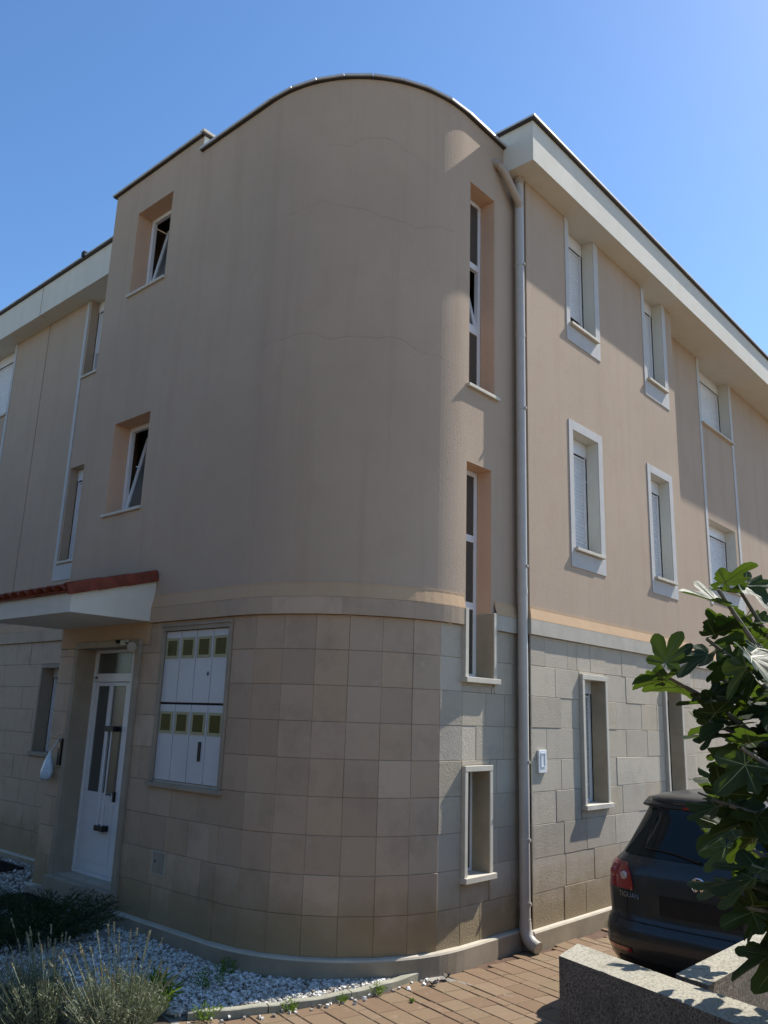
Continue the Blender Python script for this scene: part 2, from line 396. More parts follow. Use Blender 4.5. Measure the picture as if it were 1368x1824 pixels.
for a, b_ in zip(breaks, breaks[1:]):
    mb = MB(); sec = []
    seg = list(range(a, b_+1))
    for j, i in enumerate(seg):
        zt = 0.05 + 0.003*math.sin(i)
        sh = 0.012 if j == 0 else (-0.012 if j == len(seg)-1 else 0)
        o_, n_ = Vector(ko[i]), Vector(ki[i])
        tdir = (Vector(fk[min(i+1, len(fk)-1)]) - Vector(fk[max(i-1, 0)])).normalized()*sh
        o_ = o_ + tdir*0.4; n_ = n_ + tdir*0.4
        lip = (n_-o_).normalized()*0.006
        sec.append([(o_.x, o_.y, -0.03), (o_.x, o_.y, zt-0.006), (o_.x+lip.x, o_.y+lip.y, zt), (n_.x-lip.x, n_.y-lip.y, zt), (n_.x, n_.y, zt-0.006), (n_.x, n_.y, -0.03)])
    mb.grid(sec, 0, True); mb.quad(sec[0]); mb.quad(sec[-1][::-1])
    o = fixn(mb.build('kerb_stone', M['kerb'], kerb)); o.location = (2.6, -0.46, 0)

# garden bed: base sheet and white chippings
def gz(x, y): return 0.012 + max(0.0, min(1.0, (y-1.2)/2.5))*0.07
bed = MB()
xs = [-7.4 + 0.15*i for i in range(42)]
ki_f = finer(kerb_pts, 6)
rows = []
for i in range(0, 60):
    y = -0.6 + i*0.18; row = []
    for x in xs: row.append((x, y, gz(x, y) - 0.012 if (x > -1.3 or y > kerb_y(x) + 0.03) else -0.045))
    rows.append(row)
bed.grid(rows)
b0 = bed.build('gravel_bed', M['gravelbase']); tag(b0, kind='structure')
import numpy as np
def chips(n, fn, name, label_kind, size=(0.010, 0.019)):
    base = np.array([(-1, -1, -1), (1, -1, -1), (1, 1, -1), (-1, 1, -1), (-1, -1, 1), (1, -1, 1), (1, 1, 1), (-1, 1, 1)], float)*0.62
    tri = np.array([(0, 2, 1), (0, 3, 2), (4, 5, 6), (4, 6, 7), (0, 1, 5), (0, 5, 4), (1, 2, 6), (1, 6, 5), (2, 3, 7), (2, 7, 6), (3, 0, 4), (3, 4, 7)])
    rs = np.random.RandomState(3); V = []; Fc = []
    for i in range(n):
        x, y, z = fn()
        s_ = rs.uniform(*size); v = base*(rs.uniform(0.7, 1.3, (8, 3)))*s_*np.array([1.1, 1.1, 0.75])
        a, b_, c = rs.uniform(0, 6.28, 3)
        Rz = np.array([[math.cos(a), -math.sin(a), 0], [math.sin(a), math.cos(a), 0], [0, 0, 1]])
        Rx = np.array([[1, 0, 0], [0, math.cos(b_), -math.sin(b_)], [0, math.sin(b_), math.cos(b_)]])
        v = v @ (Rz @ Rx).T + rs.uniform(-0.15, 0.15, (8, 3))*s_ + np.array([x, y, z])
        V.append(v); Fc.append(tri + 8*i)
    me = bpy.data.meshes.new(name); me.from_pydata(np.concatenate(V).tolist(), [], np.concatenate(Fc).tolist())
    me.materials.append(M['chip']); me.update()
    o = bpy.data.objects.new(name, me); COL.objects.link(o); return o
def tower_out(x, y):
    if x > CX: return y < S - 0.03
    if y < CY: return math.hypot(x-CX, y-CY) > CR + 0.04
    return x < LX - 0.04 if y < 4.78 else x < WX - 0.04
def chip_pos():
    while True:
        x = rnd.uniform(-4.2, -1.4); y = rnd.uniform(0.2, 7.5)
        if rnd.random() < 0.62: y = rnd.uniform(0.2, 2.6)
        if x < -3.38 and y < 1.2: continue
        if x < -1.75 or y < 1.8:
            if y > kerb_y(x) + 0.075 and tower_out(x, y):
                dk = y - kerb_y(x)
                return x, y, gz(x, y) + rnd.uniform(0.0, 0.016) + (0.008 if dk < 0.3 else 0)
pb = MB(); rows = []
for i in range(30):
    y = -0.6 + i*0.16; row = []
    for j in range(32):
        x = -7.4 + j*0.135; e_ = kerb_y(x) + 0.03
        t_ = min(1, max(0, (y-e_)/0.3)); lim_ = max(0.0, min(1.0, (-3.25-x)/0.3))*max(0, min(1, (2.3-y)/0.4))
        row.append((x, y, -0.03 + (0.065*t_ + 0.015*math.sin(7*x)*math.cos(9*y))*lim_ if y > e_ else -0.045))
    rows.append(row)
pb.grid(rows); tag(pb.build('planting_bed', M['darksoil'], smooth=True), kind='structure')
tag(chips(15000, chip_pos, 'white_chippings', 'chips'), 'loose white stone chippings filling the bed between wall and kerb', 'gravel', kind='stuff')
def stray_pos():
    x = rnd.uniform(-3.4, -1.3); return x, kerb_y(x) - abs(rnd.gauss(0.03, 0.05)) - 0.01, 0.008
tag(chips(42, stray_pos, 'stray_chippings', 'chips'), 'few stray white chippings scattered on the paving outside the kerb', 'gravel', kind='stuff')

# ------------------------------------------------------------------ building
house = empty('apartment_building'); tag(house, 'three storey peach apartment building with rounded corner tower and stone clad ground floor', 'building')
def part(o, label=None):
    if label: o['label'] = label
    return o
ZB = 3.02
# window openings: (u0,u1,z0,z1,depth)
W_R = {'f2a': (0.96, 1.59, 6.66, SOF, 0.15), 'f2b': (3.10, 3.68, 6.68, SOF, 0.14), 'f1a': (0.955, 1.56, 3.92, 5.31, 0.15), 'f1b': (3.04, 3.63, 3.90, 5.31, 0.14)}
W_R0 = {'f0a': (1.02, 1.50, 1.20, 2.49, 0.14), 'f0b': (3.14, 3.60, 1.20, 2.49, 0.14)}
W_P = {'f2': (5.87, 7.24, 6.94, SOF, 0.17), 'f1': (5.87, 7.10, 4.22, 5.30, 0.17)}
W_T = {'f2': (-0.905, -0.455, 5.28, 7.60, 0.18), 'f1': (-0.93, -0.51, 2.40, 4.47, 0.17), 'f0': (-0.925, -0.575, 0.70, 1.58, 0.16)}
W_L = {'f2': (3.40, 4.16, 6.96, 8.10, 0.20), 'f1': (3.385, 4.13, 4.17, 5.27, 0.20)}
DOOR = (3.14, 4.30, 0.33, 2.65, 0.19)
MET = (1.645, 2.665, 1.38, 2.775, 0.06)
W_W = {'f2': (5.86, 6.50, 6.74, 8.0, 0.12), 'f1': (5.86, 6.50, 3.97, 5.33, 0.12), 'f2l': (9.02, 10.6, 6.74, 8.0, 0.12), 'f1l': (9.02, 10.6, 3.97, 5.33, 0.12)}
W_W0 = {'f0': (5.92, 6.55, 1.43, 2.52, 0.16)}
PL = [M['plaster'], M['reveal'], M['mortar'], M['white_plaster'], M['cream']]
mb = MB()
sheet(mb, FR, 0.0, 4.03, ZB, SOF+0.02, [W_R['f2a'][:3] + (SOF+0.05, 0.15), W_R['f2b'][:3] + (SOF+0.05, 0.14), W_R['f1a'], W_R['f1b']], 0, 3)
sheet(mb, FR, 0.0, 4.03, 0.0, ZB, list(W_R0.values()), 2, 2, 0.012)
mb.quad([(0, 0, ZB), (0, S+0.01, ZB), (0, S+0.01, SOF+0.02), (0, 0, SOF+0.02)], 0)
mb.quad([(0, 0.012, 0), (0, S+0.03, 0), (0, S+0.03, ZB), (0, 0.012, ZB)], 2)
mb.quad([(4.03, 0, ZB), (4.03, 0.31, ZB), (4.03, 0.31, SOF+0.02), (4.03, 0, SOF+0.02)], 0)
mb.quad([(4.03, 0.012, 0), (4.03, 0.31, 0), (4.03, 0.31, ZB), (4.03, 0.012, ZB)], 2)
sheet(mb, FP, 4.03, 11.5, ZB, SOF+0.02, [W_P['f2'][:3] + (SOF+0.05, 0.17), W_P['f1']], 0, 3)
sheet(mb, FP, 4.03, 11.5, 0.0, ZB, [], 2, 2, 0.012)
mb.quad([(11.5, 0.3, 0), (11.5, 14, 0), (11.5, 14, SOF+0.02), (11.5, 0.3, SOF+0.02)], 0)
mb.quad([(WX, 14, 0), (11.5, 14, 0), (11.5, 14, SOF+0.02), (WX, 14, SOF+0.02)], 0)
part(mb.build('right_wing_wall', PL, house))
mb = MB()
sheet(mb, FT, CX, 0.0, ZB, TOPT, [W_T['f2'], W_T['f1']], 0, 1)
sheet(mb, FT, CX, 0.0, 0.0, ZB, [W_T['f1'], W_T['f0']], 2, 2, 0.012)
def cyl(mb, z0, z1, off, mi, n=40):
    a = arc(n, off); mb.grid([[(x, y, z0) for x, y in a], [(x, y, z1) for x, y in a]], mi)
cyl(mb, ZB, TOPT, 0.0, 0, 48); cyl(mb, 0.0, ZB, -0.012, 2, 8)
sheet(mb, FL, CY, 2.85, ZB, TOPT, [], 0, 1)
sheet(mb, FL, 2.85, 4.75, ZB, TOPB, list(W_L.values()), 0, 1)
sheet(mb, FL, CY, 4.75, 0.0, ZB, [DOOR, MET], 2, 2, 0.012)
mb.quad([(LX, 4.75, ZB), (WX, 4.75, ZB), (WX, 4.75, TOPB), (LX, 4.75, TOPB)], 0)
mb.quad([(LX+.012, 4.75, 0), (WX, 4.75, 0), (WX, 4.75, ZB), (LX+.012, 4.75, ZB)], 2)
mb.quad([(WX, 4.75, SOF), (6.0, 4.75, SOF), (6.0, 4.75, TOPB), (WX, 4.75, TOPB)], 0)
# parapet return of the higher box and its inner faces
mb.quad([(LX, 2.85, TOPT-0.1), (2.0, 2.85, TOPT-0.1), (2.0, 2.85, TOPB), (LX, 2.85, TOPB)], 3)
wall_tower = part(mb.build('tower_wall', PL, house, smooth=False))
mb = MB()
sheet(mb, FW, 4.75, 14.0, ZB, SOF+0.02, [W_W['f2'][:3] + (SOF+0.05, 0.12), W_W['f1'], W_W['f2l'][:3] + (SOF+0.05, 0.12), W_W['f1l']], 0, 0)
sheet(mb, FW, 4.75, 14.0, 0.0, ZB, list(W_W0.values()), 2, 2, 0.012)
part(mb.build('left_wing_wall', PL, house))
# smooth the curved part only
for p_ in wall_tower.data.polygons:
    n_ = p_.normal
    if n_.x < -0.01 and n_.y < -0.01: p_.use_smooth = True
# roofs: closed tops so that no light leaks in
mb = MB()
a = [(0, S)] + arc(24) + [(LX, 2.85), (3, 2.85), (3, S)]
mb.quad([(x, y, TOPT-0.12) for x, y in a])
mb.box(LX+0.02, 3.0, 2.87, 4.74, TOPB-0.16, TOPB-0.12)
part(mb.build('tower_roof', M['roofing'], house))

# sweeps along the wall foot and cornice
def offset_path(pts, off):
    out = []
    for i, p_ in enumerate(pts):
        ns = []
        if i > 0: d_ = (Vector(p_)-Vector(pts[i-1])).normalized(); ns.append(Vector((-d_.y, d_.x)))
        if i < len(pts)-1: d_ = (Vector(pts[i+1])-Vector(p_)).normalized(); ns.append(Vector((-d_.y, d_.x)))
        n_ = sum(ns, Vector((0, 0))).normalized(); k_ = off/max(0.3, n_.dot(ns[0])); out.append((p_[0]+n_.x*k_, p_[1]+n_.y*k_))
    return out
def sweep(name, pts, prof, mats, mis=None):
    mb = MB()
    lines = [[(x, y, z) for x, y in offset_path(pts, o_)] for o_, z in prof]
    for i in range(len(lines)-1): mb.grid([lines[i], lines[i+1]], (mis[i] if mis else 0))
    mb.quad([l[0] for l in lines]); mb.quad([l[-1] for l in lines][::-1])
    return mb.build(name, mats, house)
curve = arc(24)
seg_band = [[(4.03, 0.31), (4.03, 0), (0.0, 0), (0.0, S)][1:], [(0.0, S), (-0.462, S)], curve + [(LX, 2.92)], [(11.5, 0.30), (4.03, 0.30)], [(WX, 4.75), (WX, 14.0)][::1]]
bprof = [(-0.01, 2.872), (0.035, 2.872), (0.035, 3.02)]
cprof = [(0.035, 3.022), (0.034, 3.03), (0.012, 3.13), (0.012, 3.15), (-0.01, 3.155)]
def split_path(pts, step):
    out = [[pts[0]]]; acc = 0
    for a_, b_ in zip(pts, pts[1:]):
        a_, b_ = Vector(a_), Vector(b_); L_ = (b_-a_).length; pos = 0
        while acc + (L_-pos) > step:
            pos += step-acc; q = a_ + (b_-a_)*(pos/L_); out[-1].append((q.x, q.y)); out.append([(q.x, q.y)]); acc = 0
        if L_-pos > 1e-4: out[-1].append((b_.x, b_.y)); acc += L_-pos
    return [o_ for o_ in out if len(o_) > 1]
for i, sg in enumerate(seg_band):
    if i == 0:
        sweep('cream_cornice', [(4.03, 0), (0.0, 0), (0.0, S)], cprof, M['cream'])
        for q in split_path([(4.03, 0), (0.0, 0), (0.0, S-0.035)], 0.9):
            sweep('band_stone', q, bprof, M['band'])
    else:
        sweep('cream_cornice', sg, cprof, M['cream'])
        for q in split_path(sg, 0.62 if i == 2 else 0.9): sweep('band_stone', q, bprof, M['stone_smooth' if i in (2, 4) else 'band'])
sweep('cream_cornice', [(LX, 2.92), (LX, 4.75), (WX, 4.75)], [(0.004, 2.66), (0.004, 2.88), (0.03, 3.0), (0.0, 3.1)], M['cream'])
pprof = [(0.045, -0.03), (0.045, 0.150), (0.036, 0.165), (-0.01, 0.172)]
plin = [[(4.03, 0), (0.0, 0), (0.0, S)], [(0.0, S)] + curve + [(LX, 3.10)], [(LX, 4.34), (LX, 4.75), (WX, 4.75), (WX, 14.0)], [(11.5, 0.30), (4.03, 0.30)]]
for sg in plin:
    for q in split_path(sg, 0.78): sweep('plinth_stone', q, pprof, [M['plinth'], M['plinthsunlit']], [0, 1, 1])

# stone cladding: every block its own object
stone_root = {}
def cladding(name):
    e = empty(name); e.parent = house; return e
ROWS = [(H0+RH*k, H0+RH*(k+1)) for k in range(9)]
wallR = cladding('right_wing_cladding'); wallT = cladding('tower_cladding'); wallW = cladding('left_wing_cladding')
jr = {8: [0.273, 0.739, 0.93, 1.228, 1.60, 1.99, 2.4, 2.7, 3.1, 3.5], 7: [0.468, 0.96, 1.58, 2.078, 2.6, 3.0, 3.65], 6: [0.575, 1.0, 1.57, 1.814, 2.466, 2.9, 3.7],
      5: [0.289, 1.0, 1.62, 2.045, 2.602, 3.05, 3.75], 4: [0.566, 1.0, 1.785, 2.423, 2.9, 3.7], 3: [0.454, 0.95, 1.9, 2.5, 2.9, 3.6], 2: [0.599, 1.06, 1.7, 2.3, 2.9, 3.4], 1: [0.62, 1.204, 1.8, 2.4, 3.0, 3.5], 0: [0.576, 1.012, 1.6, 2.1, 2.7, 3.3]}
n_blocks = 0
def lay(F, parent, mat, u0, u1, joints_of, holes, stuff=False, rows=ROWS, jit=0.003):
    acc = MB()
    for k, (z0, z1) in enumerate(rows):
        us = [u0] + [j for j in joints_of(k) if u0+0.05 < j < u1-0.05] + [u1]
        for a_, b_ in zip(us, us[1:]):
            rects = [(a_, b_, z0, z1)]
            for h in holes: rects = [q for r_ in rects for q in subtract(r_, h)]
            for r_ in rects:
                mb = acc if stuff else MB()
                if block_mb(mb, F, *r_, rnd.uniform(-jit, jit)) and not stuff: mb.build('stone_block', mat, parent)
    if stuff: tag(acc.build('stone_block_field', mat, parent), kind='stuff')
lay(FR, wallR, M['stone'], 0.0, 4.03, lambda k: jr[k], [(0.965, 1.555, 1.15, 2.54), (3.09, 3.65, 1.15, 2.54)])
def rj(seed, a_, b_, lo, hi):
    def f(k):
        r_ = random.Random(seed*31+k); x = a_ + r_.uniform(lo*0.4, hi); o_ = []
        while x < b_: o_.append(x); x += r_.uniform(lo, hi)
        return o_
    return f
lay(FP, wallR, M['stone'], 4.03, 11.5, rj(5, 4.03, 11.5, 0.35, 0.62), [], stuff=True)
jt = {0: [-0.68, -0.35], 1: [-0.55, -0.2], 2: [-0.4], 3: [-0.45], 4: [-0.42, -0.2], 5: [-0.751, -0.3], 6: [-0.6, -0.28], 7: [-0.5, -0.15], 8: [-0.2]}
lay(FT, wallT, M['stone'], CX, 0.0, lambda k: jt[k], [(-0.966, -0.53, 0.64, 1.63), (-0.975, -0.46, 2.33, 3.2)])
# return of the right wing
FRet = lambda u, d, z: (0.0+d, u, z)
for z0, z1 in ROWS:
    mb = MB(); block_mb(mb, FRet, 0.0, S, z0, z1); mb.build('stone_block', M['stone'], wallR)
# curved corner: eight flat slabs a row
for k, (z0, z1) in enumerate(ROWS):
    for j in range(8):
        a0, a1 = R(90*j/8), R(90*(j+1)/8)
        p0 = Vector((CX-CR*math.sin(a0), CY-CR*math.cos(a0))); p1 = Vector((CX-CR*math.sin(a1), CY-CR*math.cos(a1)))
        t_ = (p1-p0); ln = t_.length; t_.normalize(); nn = Vector((t_.y, -t_.x))
        if nn.dot(Vector((CX, CY))-p0) < 0: nn = -nn
        def FC(u, d, z, p0=p0, t_=t_, nn=nn): q = p0 + t_*u + nn*d; return (q.x, q.y, z)
        mb = MB(); block_mb(mb, FC, 0, ln, z0, z1, rnd.uniform(-0.003, 0.003))
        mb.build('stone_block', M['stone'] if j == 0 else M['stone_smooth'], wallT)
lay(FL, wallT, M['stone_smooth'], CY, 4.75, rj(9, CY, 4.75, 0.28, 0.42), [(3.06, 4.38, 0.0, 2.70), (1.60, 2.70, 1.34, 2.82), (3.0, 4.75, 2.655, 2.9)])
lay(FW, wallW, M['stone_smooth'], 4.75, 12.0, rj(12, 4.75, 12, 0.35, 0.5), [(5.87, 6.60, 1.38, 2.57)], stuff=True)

# eaves: fascia, soffit, metal caps
OV = 0.27
mb = MB()
mb.box(-0.27, 11.5, -OV, 0.9, SOF, FTOP)
o = mb.build('eaves_box', [M['white_plaster']], house)
mb = MB()
for a_, b_ in [(-0.32, 2.4), (2.4, 5.2), (5.2, 8.0), (8.0, 11.6)]:
    mb = MB(); mb.box(a_+0.001, b_-0.001, -OV-0.05, 1.2, FTOP+0.012, FTOP+0.035, 0); mb.box(a_+0.001, b_-0.001, -OV-0.035, 1.2, FTOP-0.004, FTOP+0.012, 1)
    mb.build('roof_cap', [M['metalcap'], M['darkcap']], house)
mb = MB(); mb.quad([(-0.2, 0.9, FTOP-0.02), (11.5, 0.9, FTOP-0.02), (11.5, 14, FTOP-0.02), (-0.2, 14, FTOP-0.02)]); mb.quad([(0, 0, SOF+0.03), (11.5, 0, SOF+0.03), (11.5, 14, SOF+0.03), (0, 14, SOF+0.03)])
mb.build('right_wing_roof', M['roofing'], house)
WF = WX - 0.27
mb = MB(); mb.box(WF, WX+1.0, 4.752, 14, 7.98, 8.49); mb.build('eaves_box', M['white_plaster'], house)
for a_, b_ in [(4.752, 7.63), (7.63, 11.0), (11.0, 14.05)]:
    mb = MB(); mb.box(WF-0.05, WX+1.0, a_+0.001, b_-0.001, 8.50, 8.52, 0); mb.box(WF-0.035, WX+1, a_+0.001, b_-0.001, 8.475, 8.50, 1)
    mb.build('roof_cap', [M['metalcap'], M['darkcap']], house)
mb = MB(); mb.box(WF-0.07, WF+0.05, 6.28, 6.36, 8.50, 8.58); mb.build('roof_clamp', M['black'], house, bevel=0.01)
mb = MB(); mb.box(WF-0.003, WF+0.1, 7.625, 7.635, 7.977, 8.47); mb.box(WX-0.004, WX+0.05, 7.80, 7.812, 3.16, 7.98); mb.build('expansion_joint', M['cracked'], house)

def cap_piece(pts, z, ov=0.05):
    o_ = offset_path(pts, ov); i_ = offset_path(pts, -0.25); od = offset_path(pts, ov-0.015)
    mb = MB()
    for (A, B, za, zb, mi) in ((o_, i_, z+0.0, z+0.026, 0), (od, i_, z-0.010, z+0.0, 1)):
        mb.grid([[(*p_, za) for p_ in A], [(*p_, zb) for p_ in A], [(*p_, zb) for p_ in B], [(*p_, za) for p_ in B], [(*p_, za) for p_ in A]], mi)
        for e_ in (0, -1): mb.quad([(*A[e_], za), (*A[e_], zb), (*B[e_], zb), (*B[e_], za)], mi)
    mb.build('roof_cap', [M['metalcap'], M['darkcap']], house)
crv = arc(8)
path = [(-0.16, S), (-0.55, S), (CX, S)] + crv[1:] + [(LX, 2.2), (LX, 2.86)]
for i in range(0, len(path)-1):
    cap_piece([path[i], path[i+1]], TOPT)
cap_piece([(LX, 2.85), (LX, 4.80)], TOPB)
mb = MB(); mb.box(LX-0.05, 2.0, 2.80, 2.87, TOPB+0.012, TOPB+0.04, 0); mb.box(LX-0.04, 2.0, 2.82, 2.87, TOPB-0.01, TOPB+0.012, 1); mb.build('roof_cap', [M['trim'], M['darkcap']], house)

# ------------------------------------------------------------------ windows
def frame_boxes(mb, F, u0, u1, z0, z1, d, t=0.05, th=0.05, mi=0):
    mb.boxF(F, u0, u0+t, d, d+th, z0, z1, mi); mb.boxF(F, u1-t, u1, d, d+th, z0, z1, mi)
    mb.boxF(F, u0+t, u1-t, d, d+th, z1-t, z1, mi); mb.boxF(F, u0+t, u1-t, d, d+th, z0, z0+t, mi)
def pane(F, u0, u1, z0, z1, d, par, mat='glass'):
    mb = MB(); mb.boxF(F, u0, u1, d, d+0.008, z0, z1); return mb.build('pane', M[mat], par)
def sill(F, u0, u1, z, par, proj=0.035, t=0.035, back=0.15, mat='trim'):
    mb = MB(); mb.boxF(F, u0, u1, -proj, back, z-t, z); return mb.build('sill', M[mat], par, bevel=0.004)
def shutter_win(F, h, gap, label=None, boxh=0.17, bars=False, sillproj=0.055, mat='shutter', sl=True):
    u0, u1, z0, z1, dep = h; z1 = min(z1, SOF if F is not FW else 7.98)
    mb = MB(); d = dep
    mb.boxF(F, u0+0.001, u1-0.001, d, d+0.06, z1-boxh, z1-0.001)
    frame_boxes(mb, F, u0+0.001, u1-0.001, z0, z1-boxh, d+0.012, 0.04, 0.05)
    w = mb.build('window', M['pvc'], house, bevel=0.003)
    if label: w['label'] = label
    zs = z0 + gap; mb = MB(); n = max(3, int((z1-boxh-0.02-zs)/0.042)); rows_ = []
    dz = (z1-boxh-0.012-zs)/n
    for i in range(n):
        za = zs + i*dz
        for dd, zz in ((0.034, za+0.004), (0.026, za+dz*0.35), (0.026, za+dz*0.7), (0.034, za+dz-0.001)):
            rows_.append([F(u0+0.042, d+dd, zz), F(u1-0.042, d+dd, zz)])
    mb.grid(rows_); mb.build('shutter', M[mat], w)
    mb = MB(); mb.boxF(F, u0+0.042, u1-0.042, d+0.012, d+0.016, z1-boxh-0.02, z1-boxh-0.002); mb.build('shutter_slot', M['dark'], w)
    pane(F, u0+0.04, u1-0.04, z0+0.04, z1-boxh, d+0.055, w)
    if gap > 0.12:
        mb = MB(); um = (u0+u1)/2; mb.boxF(F, um-0.03, um+0.03, d+0.035, d+0.06, z0+0.04, zs); mb.boxF(F, u0+0.04, u1-0.04, d+0.025, d+0.035, zs-0.02, zs); mb.build('sash', M['pvc'], w)
    if sillproj: sill(F, u0-0.03, u1+0.03, z0, w, sillproj, 0.035, dep)
    return w
def band(F, boxes, name='window_surround', d=-0.010, mat='white_band', par=None):
    mb = MB()
    for u0, u1, z0, z1 in boxes: mb.boxF(F, u0, u1, d, 0.02, z0, z1)
    return mb.build(name, M[mat], par or house, bevel=0.002)
w = shutter_win(FR, W_R['f2a'], 0.30); band(FR, [(0.87, 0.958, 6.42, SOF-0.001), (1.592, 1.71, 6.42, SOF-0.001), (0.958, 1.592, 6.42, 6.62)], par=w)
w = shutter_win(FR, W_R['f2b'], 0.24); band(FR, [(3.00, 3.098, 6.42, SOF-0.001), (3.682, 3.80, 6.42, SOF-0.001), (3.098, 3.682, 6.42, 6.64)], par=w)
w = shutter_win(FR, W_R['f1a'], 0.09); band(FR, [(0.86, 0.953, 3.70, 5.42), (1.562, 1.67, 3.70, 5.42), (0.953, 1.562, 5.312, 5.42), (0.953, 1.562, 3.70, 3.88)], par=w)
w = shutter_win(FR, W_R['f1b'], 0.03); band(FR, [(2.94, 3.038, 3.68, 5.42), (3.632, 3.75, 3.68, 5.42), (3.038, 3.632, 5.312, 5.42), (3.038, 3.632, 3.68, 3.86)], par=w)
w = shutter_win(FP, W_P['f2'], 0.10); band(FP, [(5.77, 5.868, 3.9, SOF-0.001), (7.242, 7.35, 3.9, SOF-0.001)], par=w)
w = shutter_win(FP, W_P['f1'], 0.10); band(FP, [(5.868, 7.24, 3.95, 4.18)], par=w)
def stone_frame(F, h, par, t=0.045, proj=0.04, depth=0.14, sill_over=0.03, top=True, sz=0.045, mat='trim'):
    u0, u1, z0, z1 = h[:4]; mb = MB()
    for a_, b_ in ((u0-t, u0+0.004), (u1-0.004, u1+t)):
        mb = MB(); mb.boxF(F, a_, b_, -proj, depth, z0, z1); mb.build('stone_jamb', M[mat], par, bevel=0.003)
    if top: mb = MB(); mb.boxF(F, u0-t, u1+t, -proj-0.002, depth, z1-0.004, z1+t+0.005); mb.build('stone_lintel', M[mat], par, bevel=0.003)
    mb = MB(); mb.boxF(F, u0-t-0.01, u1+t+sill_over, -proj-0.025, depth, z0-sz, z0+0.004); mb.build('sill', M[mat], par, bevel=0.004)
def reveal_liner(F, h, par, mat='plinth'):
    u0, u1, z0, z1, dep = h; mb = MB()
    mb.boxF(F, u1-0.009, u1-0.0045, -0.03, dep-0.004, z0+0.005, z1-0.005); mb.build('reveal_stone', M[mat], par)
for kk in ('f0a', 'f0b'):
    w = shutter_win(FR, W_R0[kk], 0.02, boxh=0.14, sillproj=0, mat='shutter_grey'); stone_frame(FR, W_R0[kk], w); reveal_liner(FR, W_R0[kk], w)
# stair windows
def stair(F, h, bars, tilt=None):
    u0, u1, z0, z1, dep = h; mb = MB(); frame_boxes(mb, F, u0+0.001, u1-0.001, z0, z1-0.001, dep, 0.05 if bars else 0.026, 0.05)
    bars = sorted(bars)
    for zb in bars: mb.boxF(F, u0+0.05, u1-0.05, dep-0.002, dep+0.045, zb-0.035, zb+0.035)
    w = mb.build('window', M['pvc'], house, bevel=0.004)
    zz = [z0+0.05] + [q for zb in bars for q in (zb-0.035, zb+0.035)] + [z1-0.05]
    for i in range(0, len(zz), 2):
        if tilt == i//2:
            tilted(F, u0+0.05, u1-0.05, zz[i], zz[i+1], dep+0.005, w, 0.16)
        else: pane(F, u0+0.02, u1-0.02, zz[i]-0.02, zz[i+1]+0.02, dep+0.012, w)
    return w
def tilted(F, u0, u1, z0, z1, d, par, lean, t=0.045):
    H_ = z1-z0
    G = lambda u, dd, z: F(u, d + dd + lean*(z-z0)/H_, z)
    mb = MB(); frame_boxes(mb, G, u0, u1, z0, z1-0.01, 0, t, 0.045); mb.build('tilted_sash', M['pvc'], par, bevel=0.004)
    mb = MB(); mb.boxF(G, u0+t, u1-t, 0.018, 0.026, z0+t, z1-t); mb.build('pane', M['doorglass'], par)
w = stair(FT, W_T['f2'], [6.80, 6.04], tilt=1); sill(FT, -0.945, -0.40, 5.28, w, 0.04, 0.035, 0.17)
w = stair(FT, W_T['f1'], [3.77, 3.10]); stone_frame(FT, (-0.93, -0.51, 2.40, 3.03), w, 0.045, 0.04, 0.16, 0.03, top=False); reveal_liner(FT, (-0.93, -0.51, 2.40, 3.03, 0.16), w)
w = stair(FT, W_T['f0'], []); stone_frame(FT, W_T['f0'], w, 0.04, 0.04, 0.16); reveal_liner(FT, W_T['f0'], w)
# tower left windows
for kk in ('f2', 'f1'):
    u0, u1, z0, z1, dep = W_L[kk]; mb = MB(); frame_boxes(mb, FL, u0, u1-0.001, z0, z1-0.001, dep, 0.055, 0.05); w = mb.build('window', M['pvc'], house, bevel=0.004)
    tilted(FL, u0+0.05, u1-0.05, z0+0.05, z1-0.05, dep+0.005, w, 0.20)
    sill(FL, u0-0.02, u1+0.03, z0, w, 0.03, 0.035, 0.18)
    mb = MB(); rows_ = []
    for z in (z0, z1): rows_.append([FL(u0+0.02+(u1-u0-0.04)*i/30, dep+0.27+0.015*math.sin(i*1.3), z) for i in range(31)])
    mb.grid(rows_); mb.build('curtain', M['curtain'], w, smooth=True)
# wing windows
for kk in ('f2', 'f1', 'f2l', 'f1l'):
    h = W_W[kk]; w = shutter_win(FW, h, 0.42 if kk == 'f2' else (0.05 if kk != 'f2l' else 0.02), sillproj=0.03)
    if kk == 'f2': band(FW, [(6.54, 6.62, 3.70, 7.975), (5.76, 5.84, 3.70, 7.975), (5.84, 6.54, 3.70, 3.92)], par=w)
    if kk == 'f2l': band(FW, [(8.93, 9.01, 3.70, 7.975)], par=w)
w = shutter_win(FW, W_W0['f0'], 0.02, boxh=0.12, sillproj=0); stone_frame(FW, W_W0['f0'], w, 0.04, 0.012, 0.15, mat='doorstone')

